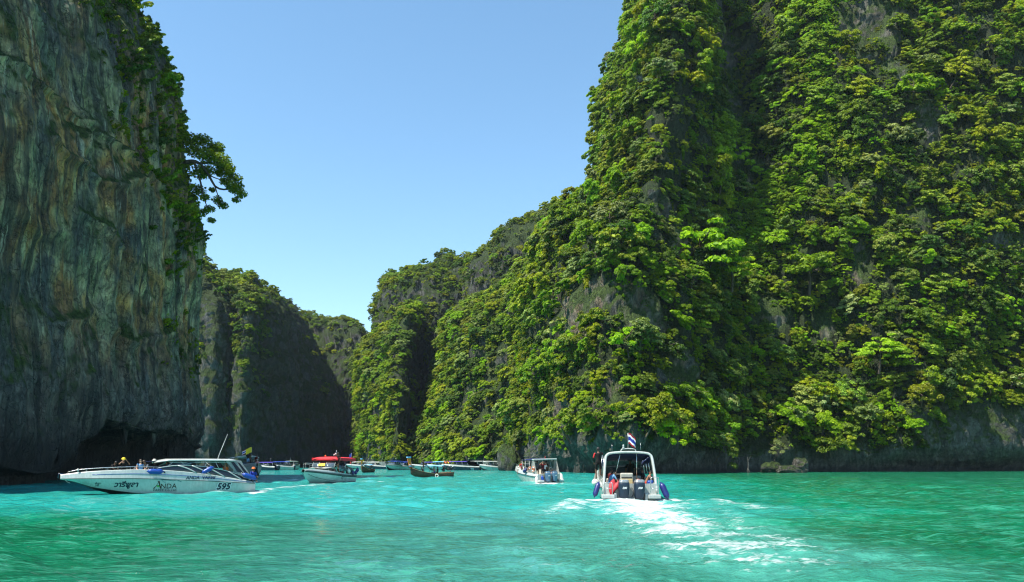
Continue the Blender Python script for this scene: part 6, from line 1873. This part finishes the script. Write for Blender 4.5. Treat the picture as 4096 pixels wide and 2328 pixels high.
# ------------------------------------------------------------------ 6. long tail boats
def longtail(name_label, loc, yaw, L=7.2, cloth=LBLUEC, full=True):
    A = boat_root('longtail_boat', loc, yaw, name_label, 'longtail boat')
    n = 30
    xs = np.linspace(0, L, n); t = xs / L
    sheer = .47 + .16 * np.clip(.35 - t, 0, 1) / .35 + 2.6 * np.clip(t - .45, 0, 1) ** 2
    keel = -.25 + .95 * np.clip(t - .72, 0, 1) ** 1.6 * 5.2
    keel = np.minimum(keel, sheer - .1)
    half = .82 * np.sin(np.pi * (.20 + .80 * (1 - t) ** .0 * (1 - .98 * t ** 2.2) / 2 * 1.0)) if False else .84 * np.minimum(1, .74 + 1.2 * t) * np.sqrt(np.clip(1 - np.clip((t - .40) / .60, 0, 1) ** 2.0, .004, 1))
    prof = []
    for i in range(n):
        p = []
        for u in np.linspace(0, 1, 7):
            y = half[i] * math.sin(u * math.pi / 2) ** .8; z = keel[i] + (sheer[i] - keel[i]) * (1 - math.cos(u * math.pi / 2)) ** .8
            p.append((xs[i], y, z))
        w = min(.07, half[i] * .4)
        p += [(xs[i], half[i] - w, sheer[i]), (xs[i], max(0, half[i] - w - .04), max(keel[i] + .05, .12) if t[i] < .8 else sheer[i] - .12), (xs[i], 0, max(keel[i] + .05, .10) if t[i] < .8 else sheer[i] - .12)]
        prof.append(p)
    Aa = np.array(prof); m = Aa.shape[1]; Bb = Aa * np.array([1, -1, 1])
    f = grid_faces(n, m)
    V = np.concatenate([Aa.reshape(-1, 3), Bb.reshape(-1, 3)])
    tr = [[j, j + 1, n * m + j + 1, n * m + j] for j in range(6)]
    me = mesh_np('hull', V, np.concatenate([f, f[:, ::-1] + n * m, np.array(tr)]), WOODD)
    bm = bmesh.new(); bm.from_mesh(me); bmesh.ops.remove_doubles(bm, verts=bm.verts, dist=.0005); bmesh.ops.recalc_face_normals(bm, faces=bm.faces); bm.to_mesh(me); bm.free()
    link_mesh('hull', me, A)
    for s in (-1, 1):
        tube_part('gunwale', [(xs[i], s * half[i], sheer[i] + .01) for i in range(n)], .035, WOODL, A, 6)
    # tall prow post with ribbons
    pz = sheer[-1]
    bm = bmesh.new(); rings = []
    for k, (x, z, w, d) in enumerate(((L - .45, pz - .45, .08, .14), (L - .05, pz - .05, .11, .17), (L + .12, pz + .35, .13, .19), (L + .22, pz + .95, .15, .22), (L + .28, pz + 1.35, .16, .24))):
        rings.append([bm.verts.new((x + d * a, w * b, z)) for a, b in ((-1, -1), (1, -.5), (1, .5), (-1, 1))])
    for a, b in zip(rings, rings[1:]):
        for k in range(4): bm.faces.new((a[k], a[(k + 1) % 4], b[(k + 1) % 4], b[k]))
    bm.faces.new(rings[0][::-1]); bm.faces.new(rings[-1])
    part('prow_post', bm, WOODO, A, False)
    box_part('prow_cap', (L + .29, 0, pz + 1.43), (.56, .38, .18), LBLUEC, A, bev=.02)
    for k, mm in enumerate((RED, CL['skyblue'], CL['white'], CL['pink'])):
        bm = bmesh.new(); lathe(bm, [(.16, 0), (.22, .05), (.17, .12)], (L + .02 + .035 * k, 0, pz + .02 + .11 * k), None, 10); part('ribbon', bm, mm, A)
    def fn(u, v):
        i = int(np.clip(.72 * n + u * .25 * n, 0, n - 1)); y = (v - .5) * 2
        return (xs[i], half[i] * .9 * y, sheer[i] + .02 + .05 * (1 - y * y))
    part('foredeck', sheet(fn, 8, 5, .03), WOODL, A)
    # thwarts and roof
    for x in (.24 * L, .38 * L, .52 * L, .64 * L):
        box_part('thwart', (x, 0, .48), (.22, 1.35, .05), WOODL, A, bev=.01)
    x0, x1 = .25 * L, .62 * L
    def fn(u, v):
        y = (v - .5) * 2
        return (x0 + (x1 - x0) * u, .80 * y, 1.62 - .14 * y * y + .03 * math.sin(u * 12))
    part('canopy', sheet(fn, 12, 7, .02), cloth, A)
    for s in (-1, 1):
        for x in (x0 + .05, (x0 + x1) / 2, x1 - .05):
            tube_part('canopy_post', [(x, s * .74, .62), (x, s * .76, 1.5)], .022, WOODD, A, 5)
    # engine on its pivot with the long shaft
    e = empty('longtail_engine', (.25, 0, .95), 0); e.parent = A
    box_part('block', (0, 0, .22), (.75, .46, .42), BLACKP, e, bev=.05)
    bm = bmesh.new(); lathe(bm, [(.10, 0), (.16, .05), (.16, .14), (.06, .2)], (.1, 0, .45), None, 10); part('air_filter', bm, SILVER, e)
    tube_part('exhaust', [(.1, .22, .3), (-.3, .30, .5), (-.5, .32, .8)], .04, STEEL, e, 6)
    tube_part('pivot', [(0, 0, -.35), (0, 0, .05)], .07, STEEL, e, 6)
    tube_part('shaft', [(-.3, 0, .1), (-1.2, 0, -.55), (-2.0, 0, -1.08)], .04, STEEL, e, 6)
    tube_part('tiller', [(.3, 0, .35), (1.0, .05, .42), (1.35, .1, .36)], .025, STEEL, e, 5)
    return A
A = longtail('brown wooden longtail boat with an orange prow post and pale blue canopy', (-8.5, 113.6, 0.02), math.radians(180 + 36), 6.6)
L_ = lambda x, y, z: tuple(local(A, (x, y, z)))
person(L_(4.75, .25, .62), math.radians(200), 'hold', 'dark figure standing at the bow of the longtail boat', 'black', 'black', 2, long_legs=True, fingers=False)
person(L_(4.4, -.35, .50), math.radians(150), 'lean', 'dark passenger bent forward behind the bow figure in the longtail boat', 'black', 'black', 2, fingers=False)
person(L_(3.0, .2, .50), math.radians(240), 'sit', 'passenger in pink seated under the pale blue canopy', 'pink', 'blue', 1, fingers=False)
person(L_(2.2, -.2, .50), math.radians(200), 'sit', 'dark passenger seated under the rear of the pale blue canopy', 'black', 'black', 2, fingers=False)
person(L_(1.35, .1, .75), math.radians(220), 'crouch', 'boatman crouching at the engine of the longtail boat', 'black', 'black', 2, fingers=False)
def ring_buoy(loc, label):
    e = empty('life_ring', loc, 0, label, 'life ring')
    bm = bmesh.new(); n1, n2 = 18, 7
    vs = [[bm.verts.new(((.20 + .06 * math.cos(b * .8976)) * math.cos(a * .349), .06 * math.sin(b * .8976), (.20 + .06 * math.cos(b * .8976)) * math.sin(a * .349))) for b in range(n2)] for a in range(n1)]
    for a in range(n1):
        for b in range(n2): bm.faces.new((vs[a][b], vs[a][(b + 1) % n2], vs[(a + 1) % n1][(b + 1) % n2], vs[(a + 1) % n1][b]))
    part('ring', bm, FENDW, e)
ring_buoy(L_(3.05, .98, .16), 'white life ring hung low on the side of the longtail boat')
B = longtail('small dark longtail boat seen bow on between the moored speedboats', (-28.6, 164.5, 0.02), math.radians(-90 - 8), 6.5, LBLUEC)

# ------------------------------------------------------------------ 7. moored speedboats at the head of the channel
def far_speedboat(px, D, yaw_deg, label, L=10.0, top=WHITE, side=WHITE, frac=(.12, .62), ztop=2.35, glass=True, arch=False, engines=2, B=1.0, hgt=1.15, text=None, valance=False):
    x = (px - PX0) / F_PX * D
    yaw = math.radians(yaw_deg)
    A = boat_root('speedboat', (x - math.cos(yaw) * L / 2, D - math.sin(yaw) * L / 2, 0.0), yaw, label, 'speedboat')
    H = Hull(HULL_FLAT, L, B, hgt, 26)
    link_mesh('hull', H.mesh([BOTTOM, side, WHITE, SEATW]), A)
    a, b = frac[0] * L, frac[1] * L
    def fn(u, v):
        y = (v - .5) * 2
        return (a + (b - a) * u, 1.35 * B * y * min(1, .75 + 2.5 * (1 - u)), ztop - .14 * abs(y) ** 3 - .12 * max(0, u - .8) * 5 * .6)
    part('canopy', sheet(fn, 14, 7, .07), top, A)
    for s in (-1, 1):
        tube_part('rub_rail', [(q, s * (H.at('ry', q) + .03), H.at('rz', q)) for q in np.linspace(.1, L - .1, 18)], .035, RUBR, A, 5)
        for q in np.linspace(a + .2, b - .4, 4):
            tube_part('canopy_post', [(q - .35, s * (H.at('sy', q) - .06), H.at('sz', q)), (q, s * 1.2 * B, ztop - .1)], .035, WHITE, A, 5)
        if glass:
            def fn(u, v, s=s):
                q = .08 * L + (.60 * L) * u
                z = H.at('sz', q) + (.08 + .42 * math.sin(math.pi * (.15 + .75 * u))) * v
                return (q, s * (H.at('sy', q) - .05 - .1 * v), z)
            part('side_window', sheet(fn, 12, 3, .02), BLACKG, A)
        if arch:
            bm = bmesh.new()
            vs = [bm.verts.new((q, s * 1.38 * B, z)) for q, z in ((.34 * L, ztop - .05), (.14 * L, ztop - .02), (.0, H.at('sz', 0) + .05), (.10 * L, H.at('sz', 0) + .02), (.26 * L, H.at('sz', 2) + .1))]
            bmesh.ops.solidify(bm, geom=[bm.faces.new(vs)], thickness=.12)
            part('stern_arch', bm, WHITE, A, False)
    def fn(u, v):
        y = (u - .5) * 2
        q = .66 * L
        return (q - .4 * v - .7 * abs(y) ** 3, 1.25 * B * y, H.at('sz', q) + .02 + .5 * v)
    part('windscreen', sheet(fn, 10, 3, .02), SMOKE, A)
    tube_part('antenna', [(.3 * L, .2, ztop), (.27 * L, .2, ztop + 1.0)], .02, STEEL, A, 5)
    for y in np.linspace(-.4, .4, engines): outboard(A, -.1, y, .75, WHITE if engines == 3 else ENGB, None, 1.0)
    if text:
        sgn = 1
        for tx, tu, tz, ts in text:
            lettering(tx, ts, lambda u, v, tu=tu, tz=tz: Vector((tu - u, H.side(tu - u, tz + v) + .012, tz + v)), INKWHT, A, .1, .008)
    return A
far_speedboat(1066, 206, 172, 'navy hulled speedboat with a purple canopy, leftmost of the moored boats', 5.6, PURPC, NAVY, (.1, .85), 2.15)
far_speedboat(1122, 214, 205, 'white speedboat with a royal blue canopy beside the purple topped one', 6.4, BLUEC, WHITE, (.15, .8), 2.3)
far_speedboat(1174, 222, 80, 'white cabin cruiser seen from astern with three white engines', 6.5, WHITE, WHITE, (.1, .6), 2.45, True, False, 3, 1.0, 1.1)
fa = far_speedboat(1446, 252, 176, 'long white speedboat with white canopy moored behind the small longtail boat', 9.6, WHITE, WHITE, (.05, .8), 2.3, arch=True)
fb = far_speedboat(1506, 246, 170, 'white topped speedboat with a navy stern right of the small longtail boat', 8.0, WHITE, NAVY, (.1, .8), 2.25, arch=True)
far_speedboat(1571, 214, 250, 'speedboat with a dark blue canopy seen bow on, left one of the pair', 7.0, BLUEC, WHITE, (.1, .6), 2.45, True, False, 2, 1.0, 1.2)
far_speedboat(1614, 220, 232, 'smaller speedboat with a blue canopy, right one of the bow on pair', 6.0, BLUEC, WHITE, (.15, .6), 2.25, True, False, 2, .9, 1.05)
far_speedboat(1700, 228, 178, 'white speedboat with a purple blue canopy behind the longtail prow', 8.6, PURPC, WHITE, (.1, .6), 2.2)
far_speedboat(1755, 220, 184, 'white speedboat with a pale blue canopy behind the longtail canopy', 6.4, LBLUEC, WHITE, (.15, .75), 2.3, False)
A2 = far_speedboat(1842, 208, 180, 'long navy hulled speedboat numbered 002 with a purple canopy and white stern arch', 9.8, PURPC, NAVY, (.30, .80), 2.35, True, True, 2, 1.0, 1.2, [('002', 2.4, .2, .62), ('SEA STAR', 6.6, .3, .34)] if False else [('002', 2.2, .2, .55)])
far_speedboat(1915, 214, 176, 'white roofed speedboat tucked behind the 002 boat', 6.4, WHITE, WHITE, (.05, .85), 2.45, True, True)
far_speedboat(1962, 205, 188, 'white speedboat with a teal shaded side beside the overgrown rock', 5.6, WHITE, WHITE, (.2, .85), 2.4)
g2 = random.Random(4)
L2 = lambda x, y, z: tuple(local(A2, (x, y, z)))
for i in range(5):
    person(L2(7.6 + .36 * i, -.2 + .2 * (i % 2), 1.42 + (.1 if i % 2 else .35)), g2.uniform(0, 6), 'sit', ['passenger in a yellow vest on the bow of the 002 boat', 'passenger in orange next to the yellow vest on the 002 bow', 'passenger in orange in the middle of the 002 bow', 'passenger in orange nearest the purple canopy of the 002 boat', 'foremost passenger in orange on the 002 bow'][[4, 0, 1, 2, 3][i]], 'orange', 'black', 1, vest=YELLOW if i == 1 else ORANGE, fingers=False, scale=1.05)
for i, (px, D) in enumerate(((1938, 200), (1950, 201.5), (1962, 200), (1974, 202))):
    person(((px - PX0) / F_PX * D, D, -.75), g2.uniform(0, 6), 'sit', ['leftmost swimmer in the water off the white boat beside the overgrown rock', 'second swimmer from the left beside the overgrown rock', 'third swimmer from the left beside the overgrown rock', 'swimmer nearest the overgrown rock'][i], ['green', 'olive', 'orange', 'black'][i], 'black', 1, vest=ORANGE if i != 3 else None, fingers=False)
for i in range(4):
    px = 1402 + 5 * i
    Lf = local(fa, (8.2 - .5 * i, .2, 1.5))
    person(tuple(Lf), g2.uniform(0, 6), 'sit', ['passenger in red on the bow of the white canopied boat', 'passenger in white second on that far bow', 'bare chested passenger on the bow of the white canopied boat', 'passenger in maroon by the far windscreen'][i], ['red', 'white', None, 'maroon'][i], 'black', i % 3, fingers=False)
# ------------------------------------------------------------------ boulders, the overgrown rock and the leaning tree
def boulder(name, loc, size, seed, mat, label, cat='boulder', group=None, rough=.28, sub=4, stretch=1.0):
    bm = bmesh.new()
    bmesh.ops.create_icosphere(bm, subdivisions=sub, radius=1.0)
    co = np.array([v.co[:] for v in bm.verts])
    d = 1 + rough * fbm(co * 1.1 + seed, seed, 4) + rough * .6 * np.sign(vnoise(co * 2.0 + seed, seed + 1)) * np.abs(vnoise(co * 2.0 + seed, seed + 1)) ** .5 + .10 * fbm(co * np.array([4, 4, 1.5]) + seed, seed + 2, 4, .6)
    for v, k in zip(bm.verts, d):
        v.co = Vector((v.co.x * size[0], v.co.y * size[1], v.co.z * size[2])) * float(k)
    me = bm_mesh(name, bm, mat)
    uvl = me.uv_layers.new(name='UVMap')
    for l in me.loops:
        c = me.vertices[l.vertex_index].co
        uvl.data[l.index].uv = (math.atan2(c.y, c.x) * size[0], c.z)
    o = link_mesh(name, me, None, loc)
    return tag(o, label, cat, group)
rock_pale = rock_material('limestone_pale', 0.35, -0.6, (1.15, 1.06, 0.92), 21.0, 1.0, 0.15)
def at_water(px, D, z=0): return ((px - PX0) / F_PX * D, D, z)
boulder('boulder', at_water(3150, 155.5, .5), (2.3, 1.7, 1.0), 31, rock_pale, 'low flat pale boulder at the waterline, front one of the three')
boulder('boulder', at_water(3200, 158, 1.2), (1.6, 1.4, 1.5), 37, rock_pale, 'tallest pale boulder standing behind the low flat one')
boulder('boulder', at_water(3085, 158.5, .8), (2.0, 1.5, 1.5), 43, rock_lit, 'dark grey boulder in the shade left of the pale boulders')
boulder('overgrown_rock', at_water(2035, 196, 1.6), (2.6, 2.6, 4.6), 51, rock_lit, 'tall overgrown rock stack rising from the water left of the headland', 'rock', None, .34)
boulder('rock', at_water(2092, 192, .6), (1.8, 1.5, 1.5), 57, rock_lit, 'small pale ledge of rock at the foot of the overgrown rock', 'rock')

# bare pale trunk at the notch
def bare_tree():
    e = empty('tree', at_water(2992, 155, .5), 0, 'bare pale tree trunk standing in the dark notch at the waterline', 'tree')
    bm = bmesh.new()
    tube(bm, (0, 0, -.5), (.05, 0, 1.4), .07, .055); tube(bm, (.05, 0, 1.4), (-.1, 0, 2.6), .055, .03); tube(bm, (0, 0, .4), (-.35, .1, -.4), .06, .04); tube(bm, (0, 0, .4), (.35, -.1, -.4), .06, .04); tube(bm, (-.02, 0, 1.8), (.5, 0, 2.7), .03, .015)
    part('trunk', bm, paint('bleached_wood', (.17, .155, .13), .8, .2, 0, .2), e)
bare_tree()

# the tree that leans out over the channel from the edge of the left cliff
def leaning_tree():
    base = Vector(P(715, 660, 103)); 
    e = empty('tree', base, 0, 'tree leaning out from the left cliff edge with branches against the sky', 'tree')
    bm = bmesh.new()
    D = 102.0
    def q(px, py, d=D): return Vector(P(px, py, d)) - base
    limbs = [
        ([q(700, 665, 104), q(740, 650), q(775, 645), (q(800, 655))], .30, .20),
        ([q(800, 655), q(835, 700), q(860, 745), q(895, 758), q(930, 752)], .20, .08),
        ([q(800, 655), q(840, 650), q(880, 665), q(915, 690), q(945, 720)], .17, .06),
        ([q(775, 645), q(800, 720), q(815, 790), q(830, 830)], .16, .05),
        ([q(835, 700), q(870, 715), q(900, 720)], .09, .04),
        ([q(860, 745), q(875, 790), q(890, 810)], .08, .03),
        ([q(800, 655), q(830, 620), q(865, 615)], .12, .05),
    ]
    for pts, r0, r1 in limbs:
        c = curve_pts([tuple(p) for p in pts], 9)
        for i in range(8):
            tube(bm, c[i], c[i + 1], r0 + (r1 - r0) * i / 8, r0 + (r1 - r0) * (i + 1) / 8, 6)
    part('trunk', bm, BARK, e)
    g = np.random.default_rng(77)
    tips = [(935, 755, 1.0), (965, 775, .9), (945, 800, .6), (905, 690, 1.3), (940, 715, 1.1), (880, 640, 1.5), (850, 605, 1.6), (895, 660, 1.2), (830, 625, 1.4), (900, 725, .8), (870, 800, .9), (893, 822, .8), (838, 835, .8), (820, 790, .7), (850, 760, .5), (925, 740, .9), (915, 670, 1.0), (868, 590, 1.2), (955, 745, .8), (812, 850, .8), (875, 690, .7), (785, 600, 1.6), (760, 560, 1.6), (800, 690, 1.5), (790, 760, 1.3), (830, 680, 1.2), (815, 560, 1.2), (780, 870, 1.0), (845, 880, .6)]
    C, N, var = [], [], []
    for px, py, r in tips:
        c = q(px, py, D + g.normal() * 1.2)
        r *= .82
        n = int(330 * r * r + 70)
        d = g.normal(size=(n, 3)); d /= np.linalg.norm(d, axis=1, keepdims=True)
        C.append(np.array(c)[None] + d * (r * g.random((n, 1)) ** .45) * np.array([1.15, 1, .75])); N.append(d * .6 + g.normal(size=(n, 3)) * .6 + np.array([0, 0, .4])); var.append(np.clip(.5 + .25 * g.normal(size=n), 0, 1))
    C, N, var = np.concatenate(C), np.concatenate(N), np.concatenate(var)
    N /= np.linalg.norm(N, axis=1, keepdims=True)
    v, f, a = leaf_quads(C, N, .19, g, var)
    me = mesh_np('crown', v, f, LEAF['green'], False)
    at = me.attributes.new('leafvar', 'FLOAT', 'POINT'); at.data.foreach_set('value', a.astype(np.float32))
    link_mesh('crown', me, e)
leaning_tree()
# ------------------------------------------------------------------ sea haze: a closed box of thin air round camera and scene
def haze():
    bm = bmesh.new()
    box_bm(bm, (-40, 270, 68), (1060, 760, 142))
    m, nt, out = new_mat('sea_haze')
    v = nd(nt, 'VolumePrincipled')
    v.inputs['Color'].default_value = (0.72, 0.88, 1.0, 1)
    v.inputs['Density'].default_value = 0.00006
    v.inputs['Anisotropy'].default_value = 0.2
    lk(nt, v.outputs[0], out.inputs['Volume'])
    m.cycles.volume_sampling = 'EQUIANGULAR'
    m.cycles.homogeneous_volume = True
    o = link_mesh('haze', bm_mesh('haze', bm, m, False))
    tag(o, 'thin sea haze over the channel', None, None, 'stuff')
haze()
